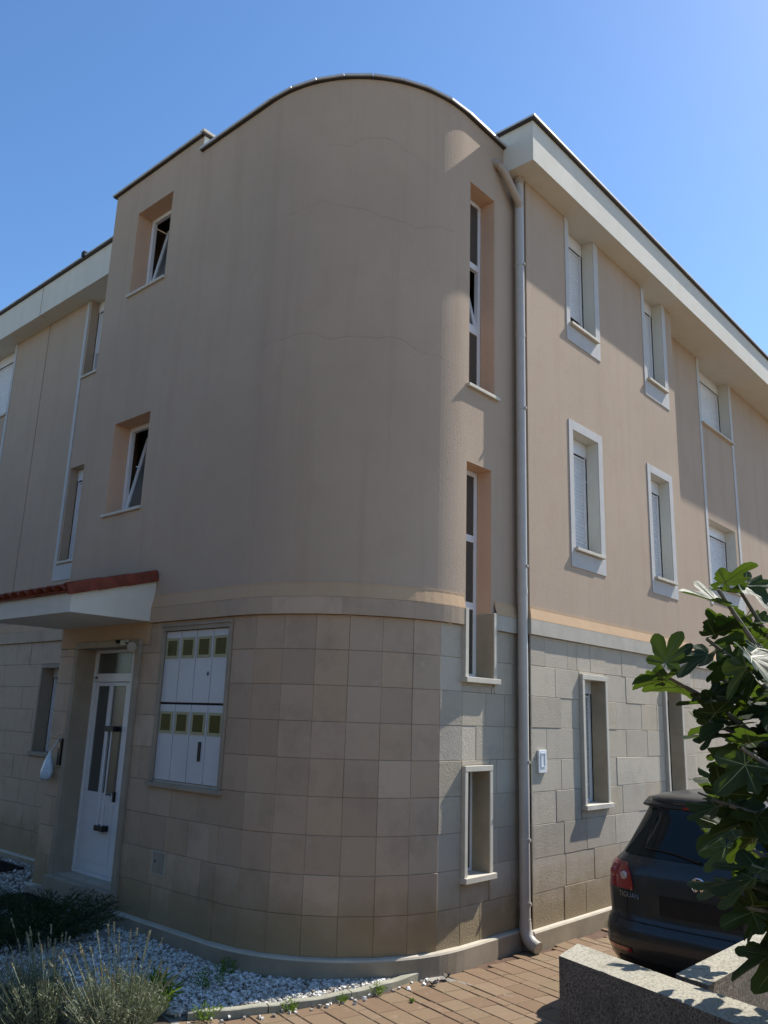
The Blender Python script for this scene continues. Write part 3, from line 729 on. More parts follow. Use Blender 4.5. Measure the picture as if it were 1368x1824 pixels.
# ------------------------------------------------------------------ front door and its stone frame
u0, u1, z0, z1, dep = DOOR
mb = MB(); mb.boxF(FL, u1-0.002, u1+0.075, -0.03, dep+0.05, 0.10, z1-0.004); mb.boxF(FL, u0-0.075, u0+0.002, -0.03, dep+0.05, 0.10, z1-0.004); mb.boxF(FL, u0-0.075, u1+0.075, -0.034, dep+0.05, z1-0.003, z1+0.065)
mb.build('door_frame_stone', M['doorstone'], house, bevel=0.004)
mb = MB(); mb.boxF(FL, u0-0.02, u1+0.04, -0.10, dep+0.1, 0.17, 0.32); mb.boxF(FL, u0-0.10, u1+0.30, -0.14, 0.0, 0.02, 0.168); mb.build('door_step', M['doorstone'], house, bevel=0.006)
D = dep; mb = MB()
a0_, a1_ = 3.50, 4.297
mb.boxF(FL, u0+0.002, a0_-0.001, D, D+0.05, 0.325, 2.648)
frame_boxes(mb, FL, a0_, a1_, 0.325, 2.648, D, 0.035, 0.06)
mb.boxF(FL, a0_+0.035, a1_-0.035, D+0.001, D+0.055, 2.30, 2.39)
mb.boxF(FL, a0_+0.038, a1_-0.038, D+0.012, D+0.05, 0.362, 1.15)
mb.boxF(FL, a0_+0.038, a0_+0.115, D+0.012, D+0.05, 1.15, 2.295); mb.boxF(FL, a1_-0.10, a1_-0.038, D+0.012, D+0.05, 1.15, 2.295)
mb.boxF(FL, 3.885, 3.955, D+0.012, D+0.05, 1.15, 2.255); mb.boxF(FL, a0_+0.115, a1_-0.10, D+0.012, D+0.05, 2.255, 2.295)
door = mb.build('front_door', M['pvc'], house, bevel=0.004)
mb = MB(); mb.boxF(FL, 3.62, 4.19, D+0.006, D+0.012, 0.46, 1.05); mb.build('door_panel', M['pvc'], door, bevel=0.003)
for q in ((3.955, 4.20, 1.15, 2.255), (3.615, 3.885, 1.15, 2.255), (3.535, 4.262, 2.39, 2.613)): pane(FL, *q, D+0.03, door, 'doorglass')
mb = MB()
for uu_ in (3.80, 3.715): mb.tube([FL(uu_, D-0.045, 0.82), FL(uu_, D-0.045, 1.82)], 0.009, 8)
mb.build('pull_bar', M['pvc'], door, smooth=True)
for zz in (1.815, 0.82):
    mb = MB(); mb.boxF(FL, 3.665, 3.845, D-0.06, D+0.01, zz-0.035, zz+0.02); mb.build('pull_bar_bracket', M['black'], door, bevel=0.006)
mb = MB(); mb.boxF(FL, 3.60, 3.625, D-0.012, D+0.012, 1.08, 1.18); mb.tube([FL(3.612, D-0.04, 1.15), FL(3.70, D-0.04, 1.15)], 0.008, 8); mb.build('door_handle', M['black'], door)
mb = MB(); mb.boxF(FL, 4.20, 4.245, D-0.004, D+0.001, 2.335, 2.355); mb.build('door_closer', M['black'], door)

# canopy with clay tiles
can = MB(); c0, c1 = 2.92, 4.75
prof = [(LX-0.002, 2.885), (-3.35, 2.885), (-3.35, 3.07), (LX-0.002, 3.33)]
can.grid([[(x, c0, z) for x, z in prof + prof[:1]], [(x, c1, z) for x, z in prof + prof[:1]]]); can.quad([(x, c0, z) for x, z in prof]); can.quad([(x, c1, z) for x, z in prof][::-1])
canopy = fixn(can.build('door_canopy', M['white_plaster'], house))
sl_ = Vector((-3.35-LX, 0, 3.07-3.33)); sl_len = sl_.length; sl_.normalize(); sn = Vector((-sl_.z, 0, sl_.x)); sn = sn if sn.z > 0 else -sn
top0 = Vector((LX, 0, 3.335))
tile_me = None
def tile_mesh():
    mb = MB(); rows_ = []
    for i, (s_, r_) in enumerate(((0.0, 0.070), (0.36, 0.082))):
        rows_.append([tuple(sl_*s_ + sn*(0.008+ (0.016 if i else 0) + r_*0.62*math.sin(math.pi*j/8)) + Vector((0, -r_*1.15*math.cos(math.pi*j/8), 0))) for j in range(9)])
        rows_.append(rows_[-1])
    in_ = [[tuple(Vector(q) - sn*0.014) for q in r_] for r_ in (rows_[0], rows_[2])]
    mb.grid([rows_[0], rows_[2], in_[1], in_[0]])
    # pan tile under the next gap
    return mb
for rr_ in range(3):
    for cc in range(10):
        base = top0 + sl_*(0.02 + rr_*0.315) + Vector((0, c0 + 0.12 + cc*0.182, 0)) + sn*(0.006*rr_)
        if tile_me is None:
            o = tile_mesh().build('roof_tile', M['tile'], canopy, smooth=True); tile_me = o.data
        else:
            o = bpy.data.objects.new('roof_tile', tile_me); COL.objects.link(o); o.parent = canopy
        o.location = base + Vector((0, rnd.uniform(-.004, .004), rnd.uniform(-.002, .002)))
mb = MB()
pts = []
for i in range(60):
    pass
mb.hexa([tuple(top0+Vector((0, c0+0.01, 0))), tuple(top0+Vector((0, c1, 0))), tuple(top0+sl_*(sl_len+0.03)+Vector((0, c1, 0))), tuple(top0+sl_*(sl_len+0.03)+Vector((0, c0+0.01, 0))),
         tuple(top0+sn*0.022+Vector((0, c0+0.01, 0))), tuple(top0+sn*0.022+Vector((0, c1, 0))), tuple(top0+sl_*(sl_len+0.03)+sn*0.022+Vector((0, c1, 0))), tuple(top0+sl_*(sl_len+0.03)+sn*0.022+Vector((0, c0+0.01, 0)))])
mb.build('pan_tiles', M['tile'], canopy)
for rr_ in range(3):     # verge tiles on the near edge
    mb = MB(); a_, b_ = rr_*0.315, rr_*0.315+0.36
    e_ = 0.006*rr_
    P = lambda s_, y, h_: tuple(top0 + sl_*s_ + sn*(h_+e_) + Vector((0, y, 0)))
    mb.hexa([P(a_, c0-0.035-e_, -0.035), P(b_, c0-0.035-e_, -0.035), P(b_, c0-0.012, -0.035), P(a_, c0-0.012, -0.035), P(a_, c0-0.035-e_, 0.075), P(b_, c0-0.035-e_, 0.075), P(b_, c0-0.012, 0.085), P(a_, c0-0.012, 0.085)])
    mb.hexa([P(a_, c0-0.012, 0.062), P(b_, c0-0.012, 0.062), P(b_, c0+0.10, 0.045), P(a_, c0+0.10, 0.045), P(a_, c0-0.012, 0.085), P(b_, c0-0.012, 0.085), P(b_, c0+0.10, 0.065), P(a_, c0+0.10, 0.065)])
    mb.build('verge_tile', M['tile'], canopy, bevel=0.006)

# electricity meter cabinet
u0, u1, z0, z1, dep = MET
mb = MB(); mb.boxF(FL, u0, u1, 0.045, 0.06, z0, z1)
cab = mb.build('meter_cabinet', M['dark'], house)
mb = MB(); t_ = 0.04
mb.boxF(FL, u0-t_, u0, -0.018, 0.06, z0-0.02, z1+t_); mb.boxF(FL, u1, u1+t_, -0.018, 0.06, z0-0.02, z1+t_); mb.boxF(FL, u0, u1, -0.018, 0.06, z1, z1+t_); mb.boxF(FL, u0-t_-0.02, u1+t_+0.02, -0.04, 0.06, z0-0.06, z0-0.021)
mb.boxF(FL, u0-t_-0.01, u1+t_+0.01, -0.03, 0.02, z1+t_, z1+t_+0.02)
mb.build('cabinet_frame', M['doorstone'], cab, bevel=0.003)
cw = (u1-u0)/4
for r_, (za, zb, wz0, wz1) in enumerate(((z0+0.004, 2.075, 1.825, 1.995), (2.095, z1-0.004, 2.525, 2.69))):
    for c_ in range(4):
        ua, ub = u0+c_*cw+0.005, u0+(c_+1)*cw-0.005
        mb = MB(); mb.boxF(FL, ua, ub, 0.012, 0.03, za, zb); dd = mb.build('meter_door', M['meter'], cab, bevel=0.003)
        mb = MB(); frame_boxes(mb, FL, ua+0.02, ub-0.02, wz0-0.015, wz1+0.015, 0.004, 0.024, 0.01); mb.build('meter_window_frame', M['olive'], cab)
        mb = MB(); mb.boxF(FL, ua+0.044, ub-0.044, 0.007, 0.011, wz0+0.009, wz1-0.009); mb.build('meter_window', M['oliveglass'], cab)
mb = MB(); mb.boxF(FL, 1.955, 1.995, 0.002, 0.012, 1.58, 1.75); mb.build('cabinet_lock', M['black'], cab, bevel=0.003)
mb = MB(); mb.boxF(FL, 1.925, 1.955, 0.005, 0.012, 2.355, 2.362); mb.boxF(FL, 1.937, 1.943, 0.005, 0.012, 2.34, 2.378); mb.build('cabinet_keyhole', M['black'], cab)
mb = MB(); mb.boxF(FL, 2.33, 2.52, -0.008, 0.01, 0.575, 0.76); vc = mb.build('wall_hatch', M['doorstone'], house, bevel=0.003)
mb = MB(); frame_boxes(mb, FL, 2.32, 2.53, 0.565, 0.77, -0.011, 0.012, 0.01); mb.build('hatch_rim', M['band'], vc)
mb = MB(); mb.boxF(FL, 2.47, 2.485, -0.012, -0.006, 0.67, 0.69); mb.build('hatch_lock', M['black'], vc)
mb = MB(); mb.boxF(FL, 4.41, 4.475, -0.035, 0.0, 1.40, 1.68); mb.build('intercom', M['black'], house, bevel=0.006)
mb = MB(); mb.boxF(FL, 4.50, 4.60, -0.01, 0.0, 1.72, 1.73); mb.build('name_strip', M['trim'], house)
# rain streaks and splash marks are in the plaster; small door furniture and bell push
mb = MB(); mb.boxF(FL, 4.425, 4.46, -0.040, -0.034, 1.58, 1.64); mb.build('intercom_screen', M['doorglass'], house)
# wall lamp
mb = MB(); mb.boxF(FL, 3.28, 3.40, -0.06, -0.005, 2.655, 2.715)
wl = mb.build('wall_lamp', M['lampcream'], house, bevel=0.01)
mb = MB(); mb.tube([FL(3.30, -0.05, 2.68), FL(3.17, -0.10, 2.655), FL(3.07, -0.13, 2.63), FL(3.0, -0.14, 2.635)], 0.013, 8); mb.tube([FL(3.42, -0.03, 2.70), FL(3.48, -0.05, 2.70)], 0.02, 8); mb.build('lamp_arm', M['black'], wl, smooth=True)
mb = MB(); mb.tube([FL(3.05, -0.12, 2.635), FL(2.98, -0.17, 2.625), FL(2.95, -0.19, 2.62)], [0.028, 0.044, 0.046], 16); mb.build('lamp_head', M['doorstone'], wl, smooth=True)
# utility box on right wing
mb = MB(); mb.box(0.10, 0.25, -0.022, 0.0, 1.545, 1.76); ub_ = mb.build('utility_box', M['pvc'], house, bevel=0.004)
mb = MB(); frame_boxes(mb, FR, 0.135, 0.215, 1.60, 1.735, -0.027, 0.01, 0.006); mb.build('utility_box_lid', M['shutter'], ub_)

# downpipe
px_, py_, pr = -0.082, 0.035, 0.050
mb = MB()
mb.tube([(px_, py_, 0.22), (px_, py_, 7.99)], pr, 20, 0)
bot = [(px_, py_, 0.24), (px_, py_-0.004, 0.17), (px_-0.004, py_-0.03, 0.11), (px_-0.012, py_-0.085, 0.07), (px_-0.02, py_-0.15, 0.05)]
mb.tube(bot, [0.056, 0.057, 0.058, 0.058, 0.056], 20, 0)
dp = mb.build('downpipe', M['pipe'], house, smooth=True)
mb = MB(); mb.tube([(-0.45, S+0.01, 8.09), (-0.42, S-0.05, 8.04), (-0.35, S-0.07, 7.98), (px_-0.04, py_-0.02, 7.72), (px_, py_, 7.66)], 0.045, 16); mb.build('side_branch', M['pipebrown'], dp, smooth=True)
mb = MB(); mb.tube([(px_, py_, 7.98), (px_, py_, SOF+0.01)], 0.058, 20); mb.build('pipe_collar', M['pipebrown'], dp, smooth=True)
mb = MB(); mb.tube([(-0.455, S+0.02, 8.10), (-0.43, S-0.05, 8.05)], 0.05, 14); mb.build('pipe_collar', M['pipebrown'], dp, smooth=True)
for zz in (6.95, 5.25, 3.55, 1.65, 0.95, 0.40):
    mb = MB(); mb.tube([(px_, py_, zz-0.012), (px_, py_, zz+0.012)], 0.055, 16); mb.box(px_-0.012, px_+0.012, py_-0.068, py_-0.045, zz-0.012, zz+0.012); mb.build('pipe_bracket', M['pipe'], dp)
for zz in (3.30, 0.24, 6.1):
    mb = MB(); mb.tube([(px_, py_, zz-0.03), (px_, py_, zz+0.03)], 0.0535, 20); mb.build('pipe_socket', M['pipe'], dp, smooth=True)

# hairline cracks on the rounded plaster
def crack(a0, a1, z0, amp, seed, w=0.004):
    r_ = random.Random(seed); mb = MB(); top = []; low = []; z = z0; n = 60; f1_, f2_ = r_.uniform(0.1, 0.2), r_.uniform(0.3, 0.5)
    for i in range(n+1):
        a_ = R(a0+(a1-a0)*i/n); z += r_.uniform(-amp, amp) - 0.008*math.sin(i*f1_+seed) + 0.006*math.sin(i*f2_); ww = w*r_.uniform(0.35, 1.0)
        x, y = CX-(CR+0.0012)*math.sin(a_), CY-(CR+0.0012)*math.cos(a_)
        top.append((x, y, z+ww/2)); low.append((x, y, z-ww/2))
    mb.grid([top, low]); mb.build('wall_crack', M['cracked'], house)
crack(8, 78, 6.86, 0.012, 1); crack(5, 86, 5.42, 0.012, 2); crack(22, 62, 7.50, 0.008, 3, 0.003)

# ------------------------------------------------------------------ things on the building / ground
def bag():
    mb = MB(); rows_ = []; cx, cy, zt = LX-0.07, 4.56, 1.55
    for i, (z, rx, ry) in enumerate(((0, .006, .010), (-.03, .010, .02), (-.08, .028, .045), (-.15, .045, .075), (-.22, .055, .095), (-.28, .05, .09), (-.31, .03, .06), (-.318, .004, .01))):
        rows_.append([(cx + rx*math.cos(t)*(1+0.12*math.sin(3*t+i)), cy + 0.02*i*0.4 + ry*math.sin(t)*(1+0.1*math.sin(5*t+i*2)), zt+z+0.006*math.sin(4*t+i)) for t in [2*math.pi*j/16 for j in range(16)]])
    mb.grid(rows_, 0, True); return mb
b_o = empty('plastic_bag', (0, 0, 0)); tag(b_o, 'small pale blue plastic bag hanging from the black intercom beside the door', 'bag')
o = bag().build('bag_body', M['bag'], b_o, smooth=True)
mb = MB(); mb.tube([(LX-0.07, 4.56, 1.545), (LX-0.05, 4.50, 1.62), (LX-0.03, 4.47, 1.69)], 0.004, 6); mb.build('bag_handle', M['bag'], b_o)

def grate(x0, x1, y0, y1, z, label):
    e = empty('floor_grate', ((x0+x1)/2, (y0+y1)/2, z)); tag(e, label, 'grate')
    mb = MB(); ex, ey = e.location.x, e.location.y
    a_, b_, c_, d_ = x0-ex, x1-ex, y0-ey, y1-ey
    mb.box(a_, b_, c_, c_+.02, 0, .02); mb.box(a_, b_, d_-.02, d_, 0, .02); mb.box(a_, a_+.02, c_+.02, d_-.02, 0, .02); mb.box(b_-.02, b_, c_+.02, d_-.02, 0, .02)
    mb.build('grate_rim', M['black'], e)
    mb = MB(); n = int((d_-c_)/0.04)
    for i in range(1, n): y = c_ + (d_-c_)*i/n; mb.box(a_+.021, b_-.021, y-.004, y+.004, .004, .016)
    for i in range(1, 12): x = a_ + (b_-a_)*i/12; mb.box(x-.003, x+.003, c_+.021, d_-.021, .002, .014)
    mb.build('grate_bars', M['black'], e)
    mb = MB(); mb.box(a_+.02, b_-.02, c_+.02, d_-.02, -.01, .001); mb.build('grate_pit', M['dark'], e)
grate(-2.98, -2.60, 3.72, 4.52, 0.105, 'black metal foot grate set in the chippings directly below the door step')
grate(-2.35, -1.98, 5.9, 6.7, 0.10, 'black metal grate by the foot of the left wing wall at picture edge')

# unseen evergreen row behind the camera, added to cut skylight on the shaded walls
tb_r = random.Random(77); tb_ = MB()
for i in range(26):
    x = -12.4 + tb_r.uniform(-0.9, 0.9); y = -7 + i*1.05; h_ = tb_r.uniform(3.8, 5.0) + (2.2 if y > 3 else 0)
    if y < -6.5: continue
    tb_.tube([(x, y, -0.05), (x, y, h_*0.8)], [0.16, 0.05], 6, 1)
    for j in range(900):
        z = tb_r.uniform(0.3, h_); q_ = math.sqrt(tb_r.random())*0.95*(1-0.72*z/h_)**0.6; t_ = tb_r.uniform(0, 6.283)
        c_ = Vector((x+q_*math.cos(t_), y+q_*math.sin(t_), z)); a_ = Vector((tb_r.gauss(0, 1), tb_r.gauss(0, 1), tb_r.gauss(0, 1))).normalized()*0.17; b_ = Vector((tb_r.gauss(0, 1), tb_r.gauss(0, 1), tb_r.gauss(0, 1))).normalized()*0.12
        tb_.quad([c_-a_, c_+b_, c_+a_, c_-b_])
o = tb_.build('added_evergreen_screen', [M['darkleaf'], M['bark']]); tag(o, 'dense dark row of evergreen trees outside the picture, added to dim the shaded walls', 'trees', kind='stuff')

opp = MB(); opp.box(-24.0, -18.5, -9, 19, -0.05, 7.4, 0); opp.box(-24.4, -18.1, -9.4, 19.4, 7.4, 7.75, 0)  # unseen house, added to bounce warm sunlight onto the shaded side
oh = opp.build('added_bounce_house', M['cream']); tag(oh, 'long two storey plastered house outside the picture, added to bounce warm light', 'house')
for fl_ in (1.0, 4.2):
    for i in range(8):
        wb = MB(); y = -7 + i*3.3; wb.box(-18.54, -18.45, y, y+1.1, fl_, fl_+1.4); wb.build('window', M['pvc'], oh)

# walls in the foreground
def prism(mb, poly, z0, z1, mi_side=0, mi_top=1):
    n = len(poly)
    for i in range(n):
        a_, b_ = poly[i], poly[(i+1) % n]; mb.quad([(*a_, z0), (*b_, z0), (*b_, z1), (*a_, z1)], mi_side)
    mb.quad([(*p_, z1) for p_ in poly], mi_top)
WH = 0.80
mb = MB(); prism(mb, [(-2.81, -1.895), (-2.50, -1.84), (-2.72, -2.48), (-3.02, -3.45), (-3.36, -3.45), (-3.04, -2.62)], -0.05, WH)
o = mb.build('concrete_wall', [M['concrete'], M['captop']], bevel=0.012); tag(o, 'low rough aggregate concrete wall running towards the camera at lower right', 'wall', 'low garden walls')
mb = MB(); prism(mb, [(-2.70, -2.66), (-1.10, -2.66), (-1.10, -2.47), (-2.64, -2.47)], -0.05, WH-0.003)
o = mb.build('concrete_wall', [M['concrete'], M['captop']], bevel=0.012); tag(o, 'low concrete wall behind the first, running alongside the car under fig leaves', 'wall', 'low garden walls')

# ------------------------------------------------------------------ car
car = empty('parked_car', (-0.85, -1.87, 0)); tag(car, 'dark grey suv parked tail first beside the stone wall, partly hidden by fig leaves', 'car')
HW = 0.83; LEN = 4.05
#       z    rear  front  halfwidth
SL = [(0.19, 0.16, 3.75, 0.70), (0.24, 0.08, 3.92, 0.76), (0.32, 0.03, 4.02, 0.80), (0.42, 0.0, 4.05, 0.825), (0.50, 0.0, 4.05, 0.83), (0.56, 0.015, 4.04, 0.825), (0.60, 0.055, 4.03, 0.815), (0.66, 0.06, 4.02, 0.82),
      (0.78, 0.065, 3.98, 0.83), (0.90, 0.08, 3.85, 0.825), (0.965, 0.10, 3.5, 0.805), (1.00, 0.125, 3.1, 0.775), (1.03, 0.145, 3.0, 0.745), (1.12, 0.20, 2.82, 0.70), (1.25, 0.28, 2.6, 0.645), (1.36, 0.345, 2.42, 0.60), (1.42, 0.36, 2.3, 0.575), (1.445, 0.335, 2.2, 0.57), (1.465, 0.34, 2.1, 0.555), (1.49, 0.42, 1.95, 0.50), (1.51, 0.62, 1.7, 0.38), (1.52, 0.9, 1.5, 0.2)]
def sl_at(z):
    for a_, b_ in zip(SL, SL[1:]):
        if a_[0] <= z <= b_[0]:
            t = (z-a_[0])/(b_[0]-a_[0]); return tuple(a_[i]+(b_[i]-a_[i])*t for i in range(4))
    return SL[-1]
def rear_x(z, y, off=0.0, aa=0.42, q=3.2):
    _, xr, xf, hw = sl_at(z); k_ = min(0.9999, abs(y)/hw); dx = aa*(1 - (1-k_**q)**(1/q)); return xr + dx - off
def ring(z, xr, xf, hw, aa=0.42, q=3.2, n=14):
    pts = []
    for i in range(n+1):      # rear: from +y side to -y side
        th = math.pi/2 - math.pi*i/n
        y = hw*math.copysign(abs(math.sin(th))**(2/q), math.sin(th)); dx = aa*(1-abs(math.cos(th))**(2/q)); pts.append((xr+dx, y, z))
    for i in range(1, 7): pts.append((xr+aa + (xf-xr-2*aa)*i/7, -hw, z))
    for i in range(n+1):
        th = -math.pi/2 + math.pi*i/n
        y = hw*math.copysign(abs(math.sin(th))**(2/2.6), math.sin(th)); dx = aa*(1-abs(math.cos(th))**(2/2.6)); pts.append((xf-dx, y, z))
    for i in range(1, 7): pts.append((xf-aa - (xf-xr-2*aa)*i/7, hw, z))
    return pts
mb = MB(); rings_ = [ring(*s_) for s_ in SL]; mb.grid(rings_, 0, True); mb.quad(rings_[-1]); mb.quad(rings_[0][::-1])
body = fixn(mb.build('car_body', M['paint'], car, smooth=True))
def rear_patch(name, mat, z0, z1, yfun, off, nz=10, ny=16, par=None):
    mb = MB(); rows_ = []
    for i in range(nz+1):
        z = z0+(z1-z0)*i/nz; y0_, y1_ = yfun((z-z0)/(z1-z0)); rows_.append([(rear_x(z, y0_+(y1_-y0_)*j/ny, off), y0_+(y1_-y0_)*j/ny, z) for j in range(ny+1)])
    mb.grid(rows_)
    back = [[(x+0.02, y, z) for x, y, z in r_] for r_ in rows_]
    for rr_ in (0, -1): mb.grid([rows_[rr_], back[rr_]])
    mb.grid([[r_[0] for r_ in rows_], [r_[0] for r_ in back]]); mb.grid([[r_[-1] for r_ in rows_], [r_[-1] for r_ in back]])
    return mb.build(name, M[mat], par or car, smooth=False)
def sm(o):
    for p_ in o.data.polygons: p_.use_smooth = True
    return o
g_ = rear_patch('rear_window', 'carglass', 1.045, 1.385, lambda t: (-(0.66-0.13*t), 0.66-0.13*t), 0.006)
for p_ in g_.data.polygons:
    if p_.index < 160: p_.use_smooth = True
# spoiler over the rear window with high brake light
mb = MB(); rows_ = []
for j in range(17):
    y = -0.555+1.11*j/16; e_ = 0.06*(abs(y)/0.56)**3
    q_ = (abs(y)/0.56)**4; e_ += 0.02*q_
    rows_.append([(0.37+e_, y, 1.385+0.012*q_), (0.342+e_, y, 1.397+0.010*q_), (0.345+e_, y, 1.42-0.002*q_), (0.375+e_, y, 1.452-0.022*q_), (0.54, y, 1.497-0.035*q_), (0.54, y, 1.40)])
mb.grid(rows_, 0, True); mb.quad(rows_[0]); mb.quad(rows_[-1]); fixn(mb.build('roof_spoiler', M['paint'], car, smooth=False))
mb = MB(); mb.box(0.333, 0.36, -0.19, 0.19, 1.399, 1.416); mb.build('high_brake_light', M['red'], car)
for s_ in (1, -1):
    def yf(t, s_=s_):
        inner = 0.50 - 0.03*t + 0.05*t; return (s_*inner, s_*0.815*(1-0.0*t)) if s_ > 0 else (s_*0.815, s_*inner)
    tl = rear_patch('tail_light', 'red', 0.80, 0.985, lambda t, s_=s_: tuple(sorted((s_*(0.52+0.07*t*t), s_*(sl_at(0.80+0.185*t)[3]-0.004)))), 0.012, 8, 16)
    for yy, zz, rr_ in ((0.60, 0.895, 0.030), (0.705, 0.905, 0.034)):
        mb = MB(); y = s_*yy; x = rear_x(zz, y, 0.014)
        dxy = (rear_x(zz, y+0.01, 0)-rear_x(zz, y-0.01, 0))/0.02
        nn = Vector((-1, dxy, -0.1)).normalized()
        mb.tube([Vector((x+0.01, y, zz)), Vector((x, y, zz)) + nn*0.004, Vector((x, y, zz)) + nn*0.010], [rr_, rr_, rr_*0.6], 18); mb.build('lamp_lens', M['lampclear'] if yy < 0.7 else M['red'], tl, smooth=False)
    rear_patch('bumper_reflector', 'red', 0.375, 0.405, lambda t, s_=s_: tuple(sorted((s_*0.52, s_*0.80))), 0.008, 2, 12)
    # side glass
    mb = MB(); rows_ = []
    for z in (1.045, 1.15, 1.25, 1.35):
        _, xr, xf, hw = sl_at(z); rows_.append([(xr+0.45+(xf-xr-0.75)*i/8, s_*(hw+0.004), z) for i in range(9)])
    mb.grid(rows_); mb.build('side_window', M['carglass'], car)
    mb = MB(); mb.box(2.35, 2.50, s_*0.76 if s_ > 0 else -0.90, 0.90 if s_ > 0 else -0.76, 0.98, 1.08); mb.build('wing_mirror', M['paint'], car, bevel=0.02)
    for wx in (0.78, 3.2):
        e_y = s_*0.735
        mb = MB(); mb.tube([(wx, e_y-s_*0.10, 0.30), (wx, e_y-s_*0.09, 0.30), (wx, e_y+s_*0.09, 0.30), (wx, e_y+s_*0.105, 0.30)], [0.27, 0.305, 0.305, 0.27], 28); wh = mb.build('wheel', M['rubber'], car)
        mb = MB(); mb.tube([(wx, e_y+s_*0.10, 0.30), (wx, e_y+s_*0.108, 0.30), (wx, e_y+s_*0.09, 0.30)], [0.20, 0.19, 0.04], 20); mb.build('rim', M['alloy'], wh)
    mb = MB(); rows_ = []
    for wx in (0.78, 3.2):
        mb.tube([(wx, s_*0.60, 0.32), (wx, s_*0.833, 0.32)], 0.36, 26)
    mb.build('wheel_arch', M['black'], car)
rear_patch('bumper_lower', 'black', 0.20, 0.33, lambda t: (-0.66, 0.66), 0.006, 4, 20)
rear_patch('plate_recess', 'black', 0.66, 0.80, lambda t: (-0.30, 0.30), 0.002, 4, 12)
rear_patch('bumper_seam', 'black', 0.585, 0.592, lambda t: (-0.79, 0.79), 0.003, 1, 28)
mb = MB()   # tailgate shut lines
for s_ in (1, -1):
    pl = [(0.595, 0.57), (0.70, 0.575), (0.79, 0.56), (0.985, 0.60), (1.03, 0.69)]
    rows_ = [[(rear_x(z, s_*y, 0.003), s_*y, z), (rear_x(z, s_*(y+0.006), 0.003), s_*(y+0.006), z)] for z, y in pl]; mb.grid(rows_)
mb.build('tailgate_seam', M['black'], car)
# wiper
mb = MB(); mb.tube([(rear_x(1.06, 0.0, 0.02), 0.0, 1.055), (rear_x(1.09, 0.2, 0.02), 0.22, 1.095), (rear_x(1.10, 0.44, 0.02), 0.46, 1.105)], [0.011, 0.007, 0.004], 8); mb.build('rear_wiper', M['black'], car)
# round emblem
ex = rear_x(0.91, 0, 0.0)
tiltm = Matrix.Translation((ex-0.006, 0, 0.905)) @ Matrix.Rotation(R(-10), 4, 'Y')
def epts(l): return [tuple(tiltm @ Vector((0, -a_, b_))) for a_, b_ in l]
mb = MB(); rad = 0.056
mb.tube([tiltm @ Vector((0.012, 0, 0)), tiltm @ Vector((-0.002, 0, 0))], rad, 32, 0)
M['emblemblue'] = simple('emblem_ground', (0.012, 0.016, 0.035), 0.25, 0.6)
em = mb.build('round_emblem', M['emblemblue'], car)
mb = MB(); ringo = [[tiltm @ Vector((dx, -math.cos(t)*r_, math.sin(t)*r_)) for t in [2*math.pi*k_/36 for k_ in range(36)]] for dx, r_ in ((0.0, 0.058), (-0.009, 0.056), (-0.009, 0.050), (0.0, 0.048))]
mb.grid(ringo, 0, True); mb.build('emblem_ring', M['chrome'], em, smooth=True)
mb = MB()
def stroke(a_, b_, w=0.0085):
    a_, b_ = Vector(a_), Vector(b_); n_ = (b_-a_).normalized(); n_ = Vector((-n_.y, n_.x))*w/2
    q = [a_-n_, a_+n_, b_+n_, b_-n_]
    mb.hexa([tuple(tiltm @ Vector((-0.001, -c_.x, c_.y))) for c_ in q] + [tuple(tiltm @ Vector((-0.008, -c_.x, c_.y))) for c_ in q])
for a_, b_ in (((-0.022, 0.043), (0.0, 0.006)), ((0.0, 0.006), (0.022, 0.043)),
               ((-0.044, 0.020), (-0.021, -0.040)), ((-0.021, -0.040), (0.0, -0.004)), ((0.0, -0.004), (0.021, -0.040)), ((0.021, -0.040), (0.044, 0.020))): stroke(a_, b_)
mb.build('emblem_letters', M['chrome'], em)
# chrome model lettering under the left lamp
fc = bpy.data.curves.new('badge', 'FONT'); fc.body = 'TIGUAN'; fc.size = 0.052; fc.extrude = 0.002; fc.align_x = 'CENTER'
tmp = bpy.data.objects.new('tmp', fc); COL.objects.link(tmp)
bpy.context.view_layer.update()
me = bpy.data.meshes.new_from_object(tmp.evaluated_get(bpy.context.evaluated_depsgraph_get())); bpy.data.objects.remove(tmp)
me.materials.clear(); me.materials.append(M['chrome'])
bo = bpy.data.objects.new('badge_lettering', me); COL.objects.link(bo); bo.parent = car
yb = 0.555; xb = rear_x(0.765, yb, 0.006); sl2 = math.atan((rear_x(0.765, yb+0.05)-rear_x(0.765, yb-0.05))/0.1)
bo.matrix_local = Matrix.Translation((xb, yb, 0.745)) @ Matrix.Rotation(-math.pi/2 - sl2, 4, 'Z') @ Matrix.Rotation(math.pi/2, 4, 'X')

